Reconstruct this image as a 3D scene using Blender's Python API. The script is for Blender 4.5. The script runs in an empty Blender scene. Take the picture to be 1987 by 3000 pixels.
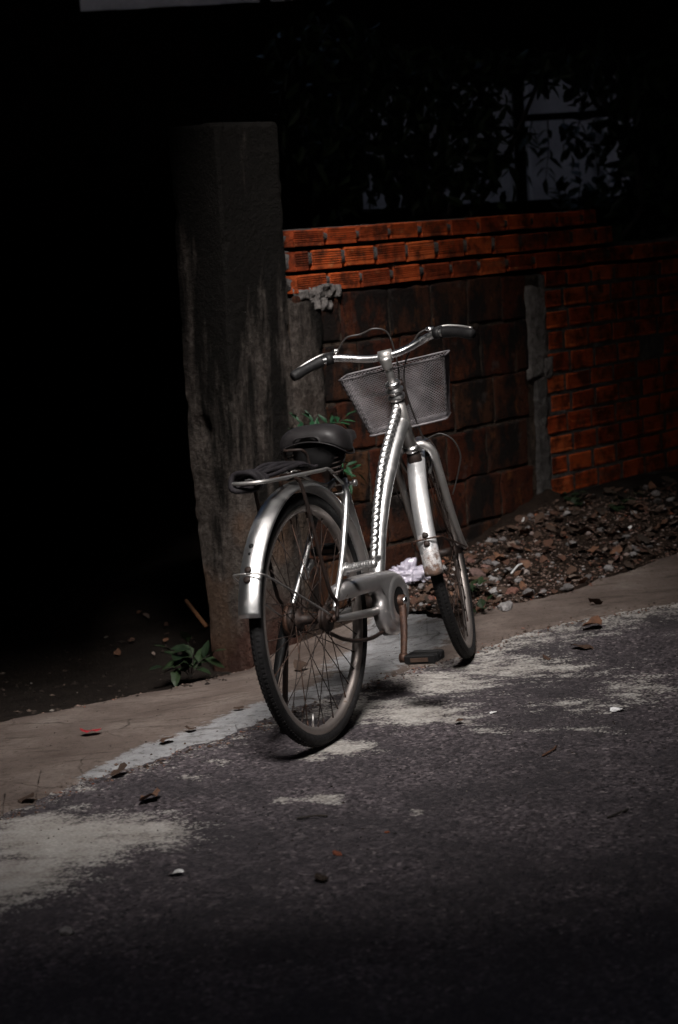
import bpy, bmesh, math, random
import numpy as np
from mathutils import Vector, Matrix, noise
rad = math.radians
rnd = random.Random(7)
SC = bpy.context.scene
COL = SC.collection

# ------------------------------------------------------------------ camera
CAM_H, CAM_PITCH, CAM_ROLL, FPX = 1.389, 8.5, 3.2, 6000.0     # pixels of the 1987 x 3000 photograph
def _rot(ax, a):
    return np.array(Matrix.Rotation(a, 3, Vector(ax)))
_fw = np.array([0, math.cos(rad(CAM_PITCH)), -math.sin(rad(CAM_PITCH))])
_R = _rot(_fw, rad(CAM_ROLL))
_r = _R @ np.array([1, 0, 0.0]); _u = _R @ np.cross([1, 0, 0], _fw)
_o = np.array([0, 0, CAM_H])
cd = bpy.data.cameras.new('camera'); cam = bpy.data.objects.new('camera', cd); COL.objects.link(cam)
cam.matrix_world = Matrix(((_r[0], _u[0], -_fw[0], 0), (_r[1], _u[1], -_fw[1], 0), (_r[2], _u[2], -_fw[2], CAM_H), (0, 0, 0, 1)))
cd.sensor_fit = 'VERTICAL'; cd.sensor_height = 36.0; cd.lens = 36.0 * FPX / 3000.0
cd.clip_start = 0.05; cd.clip_end = 2000
cd.dof.use_dof = True; cd.dof.focus_distance = 5.75; cd.dof.aperture_fstop = 4.0
SC.camera = cam
# ------------------------------------------------------------------ light
SUN_EL, SUN_AZ = 50.0, 178.0      # azimuth clockwise from the view direction (+Y)
tosun = Vector((math.sin(rad(SUN_AZ)) * math.cos(rad(SUN_EL)), math.cos(rad(SUN_AZ)) * math.cos(rad(SUN_EL)), math.sin(rad(SUN_EL))))
w = bpy.data.worlds.new('World'); SC.world = w; w.use_nodes = True
nt = w.node_tree
sky = nt.nodes.new('ShaderNodeTexSky'); sky.sky_type = 'NISHITA'; sky.sun_disc = False
sky.sun_elevation = rad(SUN_EL); sky.sun_rotation = rad(SUN_AZ)
sky.air_density = 1.0; sky.dust_density = 4.0
bg = nt.nodes['Background']; nt.links.new(sky.outputs[0], bg.inputs[0]); bg.inputs[1].default_value = 0.03
sd = bpy.data.lights.new('sun', 'SUN'); sd.energy = 1.5; sd.angle = rad(22); sd.color = (1.0, 0.96, 0.93)
so = bpy.data.objects.new('sun', sd); COL.objects.link(so)
so.rotation_euler = tosun.to_track_quat('Z', 'Y').to_euler(); so.location = (0, -6, 9)
SC.view_settings.view_transform = 'Standard'; SC.view_settings.look = 'None'
SC.view_settings.gamma = 1.0; SC.view_settings.use_curve_mapping = False
SC.view_settings.exposure = 2.95

# ------------------------------------------------------------------ helpers
def ray(px, py): return _fw + _r * (px - 993.5) / FPX - _u * (py - 1500) / FPX
def at(px, py, d): return _o + ray(px, py) * d
def at_z(px, py, z):
    d = ray(px, py); return _o + d * ((z - CAM_H) / d[2])
def empty(name, M=None, loc=None):
    e = bpy.data.objects.new(name, None); COL.objects.link(e); e.empty_display_size = 0.1
    if M is not None: e.matrix_world = M
    if loc is not None: e.location = loc
    return e
def tag(o, label=None, cat=None, group=None, kind=None):
    if label: o['label'] = label
    if cat: o['category'] = cat
    if group: o['group'] = group
    if kind: o['kind'] = kind
    return o
class MB:
    def __init__(s): s.v = []; s.f = []; s.sm = []
    def add(s, v, f, smooth=True):
        n = len(s.v); s.v += [tuple(map(float, p)) for p in v]
        for q in f: s.f.append(tuple(i + n for i in q)); s.sm.append(smooth)
        return s
    def mesh(s, name):
        m = bpy.data.meshes.new(name); m.from_pydata(s.v, [], s.f)
        m.polygons.foreach_set('use_smooth', s.sm); m.update(); return m
    def build(s, name, mat, parent=None, kind=None, label=None):
        o = bpy.data.objects.new(name, s.mesh(name)); COL.objects.link(o)
        if mat: o.data.materials.append(mat)
        if parent: o.parent = parent
        if kind: o['kind'] = kind
        if label: o['label'] = label
        return o
    def xf(s, fn): s.v = [tuple(map(float, fn(np.array(p)))) for p in s.v]; return s
def link(name, mesh, parent=None, loc=None, rot=None, scale=None):
    o = bpy.data.objects.new(name, mesh); COL.objects.link(o)
    if parent: o.parent = parent
    if loc is not None: o.location = loc
    if rot is not None: o.rotation_euler = rot
    if scale is not None: o.scale = scale
    return o
def spline(P, n=8, closed=False):
    P = [np.array(p, float) for p in P]; out = []
    N = len(P)
    for i in range(N if closed else N - 1):
        p1, p2 = P[i], P[(i + 1) % N]
        p0 = P[i - 1] if (i > 0 or closed) else 2 * p1 - p2
        p3 = P[(i + 2) % N] if (i + 2 < N or closed) else 2 * p2 - p1
        for k in range(n):
            t = k / n
            out.append(0.5 * (2 * p1 + (p2 - p0) * t + (2 * p0 - 5 * p1 + 4 * p2 - p3) * t * t + (3 * p1 - p0 - 3 * p2 + p3) * t ** 3))
    if not closed: out.append(P[-1])
    return out
def tube(mb, P, r, n=10, caps=True, closed=False, ell=None, twist=None):
    """sweep a circle (or the profile ell(k, phi) -> radius factor) along P; r is a number or a list"""
    P = [np.array(p, float) for p in P]; N = len(P)
    rr = r if hasattr(r, '__len__') else [r] * N
    T = []
    for i in range(N):
        a = P[(i + 1) % N] if (closed or i < N - 1) else P[i]
        b = P[i - 1] if (closed or i > 0) else P[i]
        t = a - b; T.append(t / (np.linalg.norm(t) + 1e-12))
    ref = np.array([0, 0, 1.0]) if abs(T[0][2]) < 0.9 else np.array([1.0, 0, 0])
    U = np.cross(T[0], ref); U /= np.linalg.norm(U)
    v = []; f = []
    for i in range(N):
        U = U - T[i] * (U @ T[i]); U /= np.linalg.norm(U); W = np.cross(T[i], U)
        for k in range(n):
            a = 2 * math.pi * k / n
            q = rr[i] * (ell(i, a) if ell else 1.0)
            v.append(P[i] + q * (math.cos(a) * U + math.sin(a) * W))
    for i in range(N if closed else N - 1):
        j = (i + 1) % N
        for k in range(n):
            l = (k + 1) % n
            f.append((i * n + k, i * n + l, j * n + l, j * n + k))
    if caps and not closed:
        f.append(tuple(range(n))[::-1]); f.append(tuple((N - 1) * n + k for k in range(n)))
    mb.add(v, f); return mb
def box(mb, c, s, R=None, bev=0.0):
    c = np.array(c, float); h = np.array(s, float) / 2
    if bev > 0:
        v = []; f = []
        b = min(bev, *(h * 0.9))
        loops = [(-h[2], b), (-h[2] + b, 0), (h[2] - b, 0), (h[2], b)]
        for z, ins in loops:
            x, y = h[0] - ins, h[1] - ins; bb = b
            ring = [(x - bb, -y), (x, -y + bb), (x, y - bb), (x - bb, y), (-x + bb, y), (-x, y - bb), (-x, -y + bb), (-x + bb, -y)]
            v += [(p[0], p[1], z) for p in ring]
        for i in range(3):
            for k in range(8):
                l = (k + 1) % 8; f.append((i * 8 + k, i * 8 + l, i * 8 + 8 + l, i * 8 + 8 + k))
        f.append(tuple(range(8))[::-1]); f.append(tuple(24 + k for k in range(8)))
    else:
        v = [(sx * h[0], sy * h[1], sz * h[2]) for sz in (-1, 1) for sy in (-1, 1) for sx in (-1, 1)]
        f = [(0, 2, 3, 1), (4, 5, 7, 6), (0, 1, 5, 4), (2, 6, 7, 3), (0, 4, 6, 2), (1, 3, 7, 5)]
    v = [np.array(p) for p in v]
    if R is not None: v = [R @ p for p in v]
    mb.add([p + c for p in v], f, False); return mb
def lathe(mb, c, axis, prof, n=32, closed=False, a0=0, a1=2 * math.pi):
    """prof: list of (radius, along)"""
    ax = np.array(axis, float); ax /= np.linalg.norm(ax)
    ref = np.array([0, 0, 1.0]) if abs(ax[2]) < 0.9 else np.array([1.0, 0, 0])
    U = np.cross(ax, ref); U /= np.linalg.norm(U); W = np.cross(ax, U); c = np.array(c, float)
    full = abs(a1 - a0 - 2 * math.pi) < 1e-6; m = n if full else n + 1; L = len(prof); v = []; f = []
    for i in range(m):
        a = a0 + (a1 - a0) * i / n
        d = math.cos(a) * U + math.sin(a) * W
        for r_, z_ in prof: v.append(c + d * r_ + ax * z_)
    for i in range(n):
        j = (i + 1) % m
        for k in range(L if closed else L - 1):
            l = (k + 1) % L; f.append((i * L + k, j * L + k, j * L + l, i * L + l))
    mb.add(v, f); return mb
def fbm(p, o=4, s=1.0):
    return noise.fractal(Vector(p) * s, 1.0, 2.0, o)

# ------------------------------------------------------------------ materials
class NT:
    def __init__(s, name):
        s.m = bpy.data.materials.new(name); s.m.use_nodes = True; s.t = s.m.node_tree
        s.b = s.t.nodes['Principled BSDF']
        s.co = s.t.nodes.new('ShaderNodeTexCoord')
    def n(s, typ, **kw):
        x = s.t.nodes.new(typ)
        for k, v in kw.items(): setattr(x, k, v)
        return x
    def l(s, a, b): s.t.links.new(a, b)
    def noise(s, scale, detail=4, rough=0.55, co='Object', sc=None, dist=0.0):
        x = s.n('ShaderNodeTexNoise'); x.inputs['Scale'].default_value = scale; x.inputs['Detail'].default_value = detail
        x.inputs['Roughness'].default_value = rough; x.inputs['Distortion'].default_value = dist
        src = s.co.outputs[co] if isinstance(co, str) else co
        if sc:
            mp = s.n('ShaderNodeMapping'); mp.inputs['Scale'].default_value = sc; s.l(src, mp.inputs[0]); src = mp.outputs[0]
        s.l(src, x.inputs['Vector']); return x.outputs['Fac']
    def ramp(s, fac, *stops):
        x = s.n('ShaderNodeValToRGB'); e = x.color_ramp.elements
        while len(e) > 1: e.remove(e[-1])
        for i, (p, c) in enumerate(stops):
            if not hasattr(c, '__len__'): c = (c, c, c)
            q = e[0] if i == 0 else e.new(p)
            q.position = p; q.color = (c[0], c[1], c[2], 1)
        s.l(fac, x.inputs[0]); return x.outputs[0]
    def mix(s, fac, a, b, mode='MIX'):
        x = s.n('ShaderNodeMix', data_type='RGBA', blend_type=mode)
        for sock, val in ((x.inputs[0], fac), (x.inputs[6], a), (x.inputs[7], b)):
            if hasattr(val, 'is_output'): s.l(val, sock)
            elif hasattr(val, '__len__'): sock.default_value = (val[0], val[1], val[2], 1)
            else: sock.default_value = val if sock == x.inputs[0] else (val, val, val, 1)
        return x.outputs[2]
    def math(s, op, a, b=0.0):
        x = s.n('ShaderNodeMath', operation=op)
        for sock, val in ((x.inputs[0], a), (x.inputs[1], b)):
            if hasattr(val, 'is_output'): s.l(val, sock)
            else: sock.default_value = val
        return x.outputs[0]
    def attr(s, name): 
        x = s.n('ShaderNodeAttribute'); x.attribute_name = name; return x.outputs['Fac']
    def objrand(s): return s.n('ShaderNodeObjectInfo').outputs['Random']
    def set(s, color=None, rough=None, metal=None, spec=None, bump=None, bstr=0.3, bdist=0.01, **kw):
        for val, nm in ((color, 'Base Color'), (rough, 'Roughness'), (metal, 'Metallic'), (spec, 'Specular IOR Level')):
            if val is None: continue
            if hasattr(val, 'is_output'): s.l(val, s.b.inputs[nm])
            elif hasattr(val, '__len__'): s.b.inputs[nm].default_value = (*val, 1)
            else: s.b.inputs[nm].default_value = val
        if bump is not None:
            x = s.n('ShaderNodeBump'); x.inputs['Strength'].default_value = bstr; x.inputs['Distance'].default_value = bdist
            s.l(bump, x.inputs['Height']); s.l(x.outputs[0], s.b.inputs['Normal'])
        for k, v in kw.items(): s.b.inputs[k].default_value = v
        return s.m

def m_alu(name, base=(0.80, 0.80, 0.80), r0=0.30, r1=0.52, dirt=0.6, rustattr=False, metal=1.0):
    t = NT(name)
    n1 = t.noise(7, 5); n2 = t.noise(45, 4); n3 = t.noise(160, 2)
    d = t.ramp(n1, (0.42, 0), (0.75, dirt))
    c = t.mix(d, base, (0.22, 0.2, 0.19))
    sp = t.ramp(n2, (0.66, 0), (0.74, 0.8)); c = t.mix(sp, c, (0.10, 0.06, 0.04))
    ro = t.math('ADD', t.ramp(n1, (0.3, r0), (0.8, r1)), t.ramp(n2, (0.5, 0), (0.8, 0.12)))
    me = t.ramp(sp, (0, metal), (1, 0.2))
    if rustattr:
        a = t.attr('rust')
        k = t.math('ADD', a, t.math('MULTIPLY', t.math('SUBTRACT', t.noise(26, 6, 0.7), 0.5), 1.3))
        k = t.ramp(k, (0.44, 0), (0.66, 0.95))
        rc = t.ramp(n2, (0.3, (0.03, 0.014, 0.008)), (0.6, (0.10, 0.042, 0.018)), (0.8, (0.17, 0.09, 0.05)))
        c = t.mix(k, c, rc); me = t.math('MULTIPLY', me, t.ramp(k, (0, 1), (1, 0.05)))
        ro = t.math('ADD', ro, t.math('MULTIPLY', k, 0.4))
    return t.set(c, ro, me, bump=t.math('ADD', t.noise(30, 4), t.math('MULTIPLY', n1, 2.0)), bstr=0.12, bdist=0.006)
def m_rust(name, a=(0.022, 0.011, 0.008), b=(0.075, 0.034, 0.019), metal=0.4):
    t = NT(name); n1 = t.noise(60, 5, 0.7)
    return t.set(t.ramp(n1, (0.35, a), (0.7, b)), 0.62, metal, bump=n1, bstr=0.4, bdist=0.002)
def m_plain(name, c, rough=0.5, var=0.35, sc=20, metal=0.0, bs=0.15, spec=0.5):
    t = NT(name); n1 = t.noise(sc, 5, 0.6)
    c = np.array(c)
    return t.set(t.ramp(n1, (0.3, c * (1 - var)), (0.7, c * (1 + var))), t.ramp(t.noise(sc * 2.3, 3), (0.3, max(rough - 0.08, 0.05)), (0.7, min(rough + 0.12, 1))), metal, spec, bump=t.noise(sc * 6, 3), bstr=bs, bdist=0.003)
M = {}
M['alu'] = m_alu('brushed_aluminium')
M['alu_dull'] = m_alu('dull_aluminium', (0.46, 0.45, 0.44), 0.36, 0.55, 0.7, metal=0.9)
M['chrome'] = m_alu('chrome', (0.78, 0.78, 0.78), 0.18, 0.38, 0.4)
M['alu_rust'] = m_alu('rust_spotted_aluminium', (0.84, 0.84, 0.85), 0.36, 0.55, 0.55, True, metal=0.92)
M['guard'] = m_alu('chain_guard_alloy', (0.58, 0.56, 0.56), 0.30, 0.46, 0.6, metal=0.88)
M['rust'] = m_rust('rusty_steel')
M['rust_dark'] = m_rust('dark_rusty_steel', (0.009, 0.0065, 0.006), (0.030, 0.015, 0.010))
M['rust_orange'] = m_rust('orange_rust', (0.06, 0.025, 0.012), (0.22, 0.085, 0.03), 0.1)
M['rim'] = m_alu('dusty_rim', (0.36, 0.32, 0.30), 0.5, 0.7, 1.0)
M['tyre'] = m_plain('tyre_rubber', (0.007, 0.0066, 0.007), 0.7, 0.5, 40, bs=0.4, spec=0.25)
M['grip'] = m_plain('grip_rubber', (0.006, 0.0057, 0.006), 0.6, 0.3, 30, spec=0.2)
M['black'] = m_plain('black_plastic', (0.006, 0.0057, 0.006), 0.6, spec=0.2)
M['saddle'] = m_plain('saddle_vinyl', (0.009, 0.0078, 0.0082), 0.55, 0.45, 14, bs=0.15, spec=0.25)
M['inner_tube'] = m_plain('inner_tube_rubber', (0.010, 0.0085, 0.010), 0.75, 0.5, 30, bs=0.3, spec=0.2)
M['cable'] = m_plain('cable_sheath', (0.02, 0.017, 0.016), 0.45)
M['basket'] = m_plain('basket_wire', (0.115, 0.105, 0.11), 0.55, 0.6, 22, metal=0.2)
M['reflector'] = m_plain('old_reflector', (0.06, 0.036, 0.026), 0.4)

# ================================================================== bicycle
BX, BY, YAW, LEAN, BP, STEER = -0.0636, 5.2214, 24.3, 4.75, -0.14, 16.8
WB, RW = 1.02, 0.33
BM = (_rot((0, 0, 1), math.pi / 2 - rad(YAW)) @ _rot((0, 1, 0), -rad(BP)) @ _rot((1, 0, 0), -rad(LEAN)))
M4 = Matrix([list(BM[i]) + [(BX, BY, 0.0)[i]] for i in range(3)] + [[0, 0, 0, 1]])
HA = rad(68.0)
AX = np.array([-math.cos(HA), 0, math.sin(HA)]); FPV = np.array([math.sin(HA), 0, math.cos(HA)]); LY = np.array([0, 1.0, 0])
FH = np.array([WB, 0, RW]); A0 = FH - 0.055 * FPV
SR = _rot(AX, rad(STEER))
def steer(q): return A0 + SR @ (np.asarray(q, float) - A0)
def axp(t, f=0.0, y=0.0): return A0 + AX * t + FPV * f + LY * y      # un-steered point by the head axis
BIKE = empty('bicycle', M4)
tag(BIKE, 'old silver step-through bicycle with wire basket, leaning on its kickstand', 'bicycle')
def part(mb, name, mat, parent=None, st=False, **kw):
    if st: mb.xf(steer)
    return mb.build(name, M[mat] if isinstance(mat, str) else mat, parent or BIKE, **kw)

# ---- wheels
def wheel(c, st, label, rear):
    c = np.array(c, float)
    f = steer if st else (lambda q: q)
    rim = MB(); lathe(rim, c, (0, 1, 0), [(0.303, -0.0125), (0.3035, -0.010), (0.296, -0.009), (0.294, 0), (0.296, 0.009), (0.3035, 0.010), (0.303, 0.0125), (0.288, 0.0135), (0.281, 0.008), (0.279, 0), (0.281, -0.008), (0.288, -0.0135)], 96, closed=True)
    wo = part(rim, 'wheel', 'rim', st=st, label=label)
    ty = MB(); prof = []
    for k in range(16):
        a = 2 * math.pi * k / 16
        prof.append((0.3125 + 0.0175 * math.cos(a), 0.0185 * math.sin(a)))
    lathe(ty, c, (0, 1, 0), prof, 120, closed=True)
    # tread blocks on the shoulders
    for i in range(150):
        a = 2 * math.pi * i / 150
        for s in (-1, 1):
            d = np.array([math.cos(a + s * .008), 0, math.sin(a + s * .008)]); tt = np.array([-d[2], 0, d[0]])
            cc = c + d * 0.3275 + LY * (0.0085 * s)
            box(ty, cc, (0.0075, 0.0085, 0.004), np.stack([tt, LY, d], 1) @ _rot((1, 0, 0), -s * 0.5))
    part(ty, 'tyre', 'tyre', wo, st)
    hb = MB(); lathe(hb, c, (0, 1, 0), [(0.004, -0.075), (0.006, -0.074), (0.006, -0.052), (0.013, -0.052), (0.013, -0.040), (0.030, -0.036), (0.030, -0.032), (0.014, -0.028), (0.012, 0), (0.014, 0.028), (0.030, 0.032), (0.030, 0.036), (0.013, 0.040), (0.006, 0.052), (0.006, 0.074), (0.004, 0.075)], 24)
    part(hb, 'hub', 'rust_dark', wo, st)
    # 36 spokes, crossed
    sp = MB(); L0 = 0.29
    for i in range(36):
        a = 2 * math.pi * i / 36; s = 1 if i % 2 else -1; cr = 1 if (i // 2) % 2 else -1
        b = a + cr * rad(58)
        p0 = c + np.array([math.cos(b) * 0.026, 0.034 * s, math.sin(b) * 0.026])
        p1 = c + np.array([math.cos(a) * 0.284, 0.002 * s, math.sin(a) * 0.284])
        m = MB(); tube(m, [f(p0), f(p0 + (p1 - p0) * .93)], 0.00135, 5)
        tube(m, [f(p0 + (p1 - p0) * .93), f(p1)], 0.0023, 5)
        m.build('spoke', M['rust_dark'] if i % 5 else M['rust'], wo)
    vs = MB(); a = rad(255 if rear else 200); d = np.array([math.cos(a), 0, math.sin(a)])
    tube(vs, [f(c + d * 0.28), f(c + d * 0.245)], 0.003, 8); part(vs, 'valve', 'alu_dull', wo)
    for s in (-1, 1):
        nu = MB(); lathe(nu, f(c + LY * s * 0.066), (SR @ LY) if st else LY, [(0.0, -0.006), (0.0105, -0.006), (0.0105, 0.006), (0.0, 0.006)], 6)
        part(nu, 'axle_nut', 'rust', wo)
    return wo
RWH = wheel((0, 0, RW), False, 'rear wheel with dusty rim and rusty spokes', True)
FWH = wheel(FH, True, 'front wheel turned slightly to the left', False)
# band brake drum, rear sprocket
mb = MB(); lathe(mb, (0, 0.05, RW), (0, 1, 0), [(0.0, -0.012), (0.040, -0.012), (0.042, -0.008), (0.042, 0.010), (0.038, 0.014), (0.030, 0.017), (0.0, 0.018)], 32)
dr = part(mb, 'brake_drum', 'rust_dark', RWH)
mb = MB(); lathe(mb, (0, 0.056, RW), (0, 1, 0), [(0.0425, -0.006), (0.0455, -0.006), (0.0455, 0.006), (0.0425, 0.006)], 32, closed=True); part(mb, 'brake_band', 'rust', RWH)
mb = MB(); lathe(mb, (0, -0.047, RW), (0, 1, 0), [(0.012, -0.003), (0.036, -0.003), (0.036, 0.003), (0.012, 0.003)], 36)
part(mb, 'sprocket', 'rust_dark', RWH)
mb = MB()
tube(mb, [(0.0, 0.075, 0.33), (-0.03, 0.082, 0.27), (-0.075, 0.085, 0.20), (-0.10, 0.085, 0.165)], [0.014, 0.016, 0.012, 0.009], 10, ell=lambda i, a: 1 - 0.5 * abs(math.sin(a)))
part(mb, 'brake_arm', 'black')

# ---- frame
BB = np.array([0.415, 0, 0.293])
def sweep(P, r, n=12, k=8, **kw):
    m = MB(); S = spline(P, k)
    if hasattr(r, '__len__'): r = list(np.interp(np.linspace(0, 1, len(S)), np.linspace(0, 1, len(r)), r))
    return tube(m, S, r, n, **kw)
part(sweep([axp(0.485, -0.012), (0.738, 0, 0.731), (0.650, 0, 0.653), (0.572, 0, 0.570), (0.511, 0, 0.478), (0.473, 0, 0.392), (0.443, 0, 0.325)], [0.0215, 0.0225, 0.0225, 0.022, 0.021, 0.0205, 0.020], 20), 'main_tube', 'alu')
part(sweep([(0.300, 0, 0.640), (0.352, 0, 0.500), (0.422, 0, 0.300)], 0.0155, 16), 'seat_tube', 'alu_dull')
part(lathe(MB(), BB, (0, 1, 0), [(0.0, -0.036), (0.021, -0.036), (0.021, 0.036), (0.0, 0.036)], 20), 'bottom_bracket', 'rust_dark')
# spiral-wound slim upper tube
P = spline([axp(0.545, -0.004), (0.705, 0, 0.762), (0.600, 0, 0.668), (0.522, 0, 0.560), (0.477, 0, 0.475), (0.455, 0, 0.428)], 44)
L = np.concatenate([[0], np.cumsum([np.linalg.norm(P[i + 1] - P[i]) for i in range(len(P) - 1)])])
tw = tube(MB(), P, 0.0115, 14, ell=lambda i, a: 1 + (0.15 + 0.05 * noise.noise(Vector((L[i] * 30, 0, 0)))) * math.cos(2 * (a - L[i] * 2 * math.pi / 0.042)))
tt = part(tw, 'top_tube', 'alu', label='slim spiral-wound upper tube')
mb = MB(); tube(mb, spline([(0.455, 0, 0.428), (0.448, 0, 0.416), (0.458, -0.004, 0.409), (0.488, -0.006, 0.412)], 5), 0.0105, 10); part(mb, 'tube_bracket', 'alu', tt)
part(tube(MB(), [axp(0.405), axp(0.565)], 0.0185, 20), 'head_tube', 'alu_dull')
hs = lathe(MB(), A0, AX, [(0.0, .560), (0.024, .560), (0.026, .566), (0.026, .572), (0.021, .576), (0.021, .583), (0.027, .587), (0.027, .592), (0.020, .597), (0.019, .604), (0.023, .607), (0.023, .613), (0.016, .617), (0.0, .618)], 24)
hs2 = lathe(MB(), A0, AX, [(0.0, .385), (0.024, .388), (0.026, .396), (0.021, .404), (0.0, .41)], 24)
part(hs, 'headset', 'chrome'); part(hs2, 'headset', 'chrome')
for s in (-1, 1):
    part(sweep([(0.290, 0.014 * s, 0.655), (0.262, 0.026 * s, 0.640), (0.225, 0.040 * s, 0.600), (0.115, 0.056 * s, 0.460), (0.010, 0.064 * s, 0.345)], [0.0088, 0.0085, 0.0085, 0.008, 0.0072], 12), 'seat_stay', 'alu')
    ch = sweep([(0.405, 0.034 * s, 0.285), (0.300, 0.048 * s, 0.288), (0.16, 0.058 * s, 0.305), (0.012, 0.064 * s, 0.325)], [0.011, 0.0115, 0.011, 0.008], 12)
    co = part(ch, 'chain_stay', 'alu_dull')
    mb = MB(); box(mb, (0.006, 0.064 * s, 0.335), (0.045, 0.005, 0.03), None, 0.004); part(mb, 'dropout', 'rust', co)
    # folding foot pegs on the seat stays
    fp = MB()
    a, b = (np.array([0.118, -0.060, 0.438]), np.array([0.092, -0.165, 0.452])) if s < 0 else (np.array([0.125, 0.062, 0.432]), np.array([0.20, 0.075, 0.452]))
    Pp = [a + (b - a) * k / 40 for k in range(41)]
    rp = [0.013 if k < 6 else (0.0112 + 0.0014 * math.sin(k * 1.9)) for k in range(41)]; rp[-1] = 0.006
    tube(fp, Pp, rp, 12); fo = part(fp, 'foot_peg', 'alu')
    mb = MB(); box(mb, a, (0.026, 0.02, 0.034), None, 0.004); part(mb, 'peg_clamp', 'alu_dull', fo)
mb = MB(); tube(mb, [(0.245, -0.038, 0.625), (0.245, 0.038, 0.625)], 0.006, 8); part(mb, 'stay_bridge', 'alu_dull')
# seat clamp bolt
mb = MB(); lathe(mb, (0.300, 0, 0.648), (-0.37, 0, 0.93), [(0.0175, -0.016), (0.0195, -0.014), (0.0195, 0.014), (0.0175, 0.016)], 20)
sc_ = part(mb, 'seat_clamp', 'rust')
mb = MB(); tube(mb, [(0.285, -0.045, 0.646), (0.285, 0.03, 0.646)], 0.0055, 8); lathe(mb, (0.285, -0.046, 0.646), (0, 1, 0), [(0, -0.006), (0.0095, -0.004), (0.0095, 0.005), (0, 0.005)], 8)
part(mb, 'clamp_bolt', 'alu_dull', sc_)
part(tube(MB(), [(0.301, 0, 0.640), (0.268, 0, 0.735)], 0.0125, 16), 'seat_post', 'rust_dark')

# ---- mudguards
def mudguard(c, a0, a1, st, mat, rustf, r=0.350, n=72, wd=0.030, dp=0.019):
    c = np.array(c, float); v = []; f = []; K = 15; ru = []
    for i in range(n + 1):
        a = rad(a0 + (a1 - a0) * i / n)
        d = np.array([math.cos(a), 0, math.sin(a)])
        for k in range(K):
            b = (k / (K - 1) * 2 - 1)
            ph = b * rad(82)
            y = wd * math.sin(ph) / math.sin(rad(82)); h = dp * (math.cos(ph) - math.cos(rad(82)))
            if k in (0, K - 1): h -= 0.0015; y *= 1.03
            h += 0.0012 * math.cos(ph * 4)
            v.append(c + d * (r + h - 0.004) + LY * y); ru.append(rustf(i / n, b))
    for i in range(n):
        for k in range(K - 1):
            p = i * K + k; f.append((p, p + 1, p + K + 1, p + K))
    m = MB(); m.add(v, f); o = part(m, 'mudguard', mat, st=st)
    at_ = o.data.attributes.new('rust', 'FLOAT', 'POINT'); at_.data.foreach_set('value', ru)
    md = o.modifiers.new('sheet', 'SOLIDIFY'); md.thickness = 0.0012; md.offset = 0
    return o
MG1 = mudguard((0, 0, RW), 168, 8, False, 'alu', lambda u, b: 0.0); MG1['label'] = 'rear mudguard, smooth bright metal'
MG2 = mudguard(FH, 183, 52, True, 'alu_rust', wd=0.027, rustf= lambda u, b: 0.66 - 1.9 * u if u < 0.2 else max(0.14 - .1 * u, 0.0) + 0.13 * abs(b) ** 3)
MG2['label'] = 'front mudguard, white-worn with rusty lower end'
def gstay(c, ang, st, par, r=0.366):
    f = steer if st else (lambda q: q); c = np.array(c, float); a = rad(ang); d = np.array([math.cos(a), 0, math.sin(a)])
    top = c + d * (r + 0.006); pts = []
    for s in (-1, 1):
        P = [top, top + LY * s * 0.026 - d * 0.002, top + LY * s * 0.044 - d * 0.02, c + d * 0.24 + LY * s * 0.056, c + d * 0.02 + LY * s * 0.070]
        m = MB(); tube(m, [f(q) for q in spline(P, 6)], 0.0026, 8); part(m, 'mudguard_stay', 'alu_dull' if not st else 'rust', par)
    m = MB()
    for k in (-1, 1):
        aa = a + k * 0.035; dd = np.array([math.cos(aa), 0, math.sin(aa)])
        q = c + dd * (r + 0.001)
        lathe(m, f(q), (SR @ dd) if st else dd, [(0.0095, -0.003), (0.009, 0.001), (0.005, 0.0028), (0, 0.003)], 10)
    part(m, 'stay_rivet', 'rust_dark', par)
gstay((0, 0, RW), 151, False, MG1); gstay(FH, 166, True, MG2)
m = MB()   # old holes where a reflector was
for aa, rr in ((138.5, 0.0065), (142, 0.004)):
    a = rad(aa); d = np.array([math.cos(a), 0, math.sin(a)]); lathe(m, np.array([0, 0.0, RW]) + d * 0.3652 + LY * 0.003, d, [(rr, -0.003), (rr, 0.0004), (0, 0.0006)], 10)
part(m, 'bolt_hole', 'black', MG1)

# ---- chain guard, chain, cranks
GY = -0.090
out = [(0.052, 0.400), (0.13, 0.404), (0.21, 0.401), (0.29, 0.394), (0.36, 0.386), (0.40, 0.379)]
cx, cz, gr = 0.402, 0.290, 0.089
for k in range(0, 15):
    a = rad(84 - k * 19.5); out.append((cx + gr * math.cos(a), cz + gr * math.sin(a)))
out += [(0.322, 0.312), (0.315, 0.334), (0.295, 0.346), (0.20, 0.354), (0.12, 0.360), (0.055, 0.365)]
out = [np.array(p) for p in out]; n = len(out)
nrm = []
for i in range(n):
    t = out[(i + 1) % n] - out[i - 1]; t /= np.linalg.norm(t); nrm.append(np.array([t[1], -t[0]]))   # inward for clockwise loop
area = sum(out[i][0] * out[(i + 1) % n][1] - out[(i + 1) % n][0] * out[i][1] for i in range(n))
sg = 1 if area < 0 else -1
m = MB(); lp = []
for ins, y in ((0.0, -0.036), (0.0, -0.058), (0.004, -0.066), (0.011, -0.071), (0.018, -0.0725)):
    lp.append([(out[i][0] + sg * nrm[i][0] * ins, y, out[i][1] + sg * nrm[i][1] * ins) for i in range(n)])
v = [q for l_ in lp for q in l_]; f = []
for j in range(4):
    for i in range(n): f.append((j * n + i, j * n + (i + 1) % n, (j + 1) * n + (i + 1) % n, (j + 1) * n + i))
m.add(v, f); me = m.mesh('chain_guard'); bm = bmesh.new(); bm.from_mesh(me)
bm.verts.ensure_lookup_table()
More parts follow.
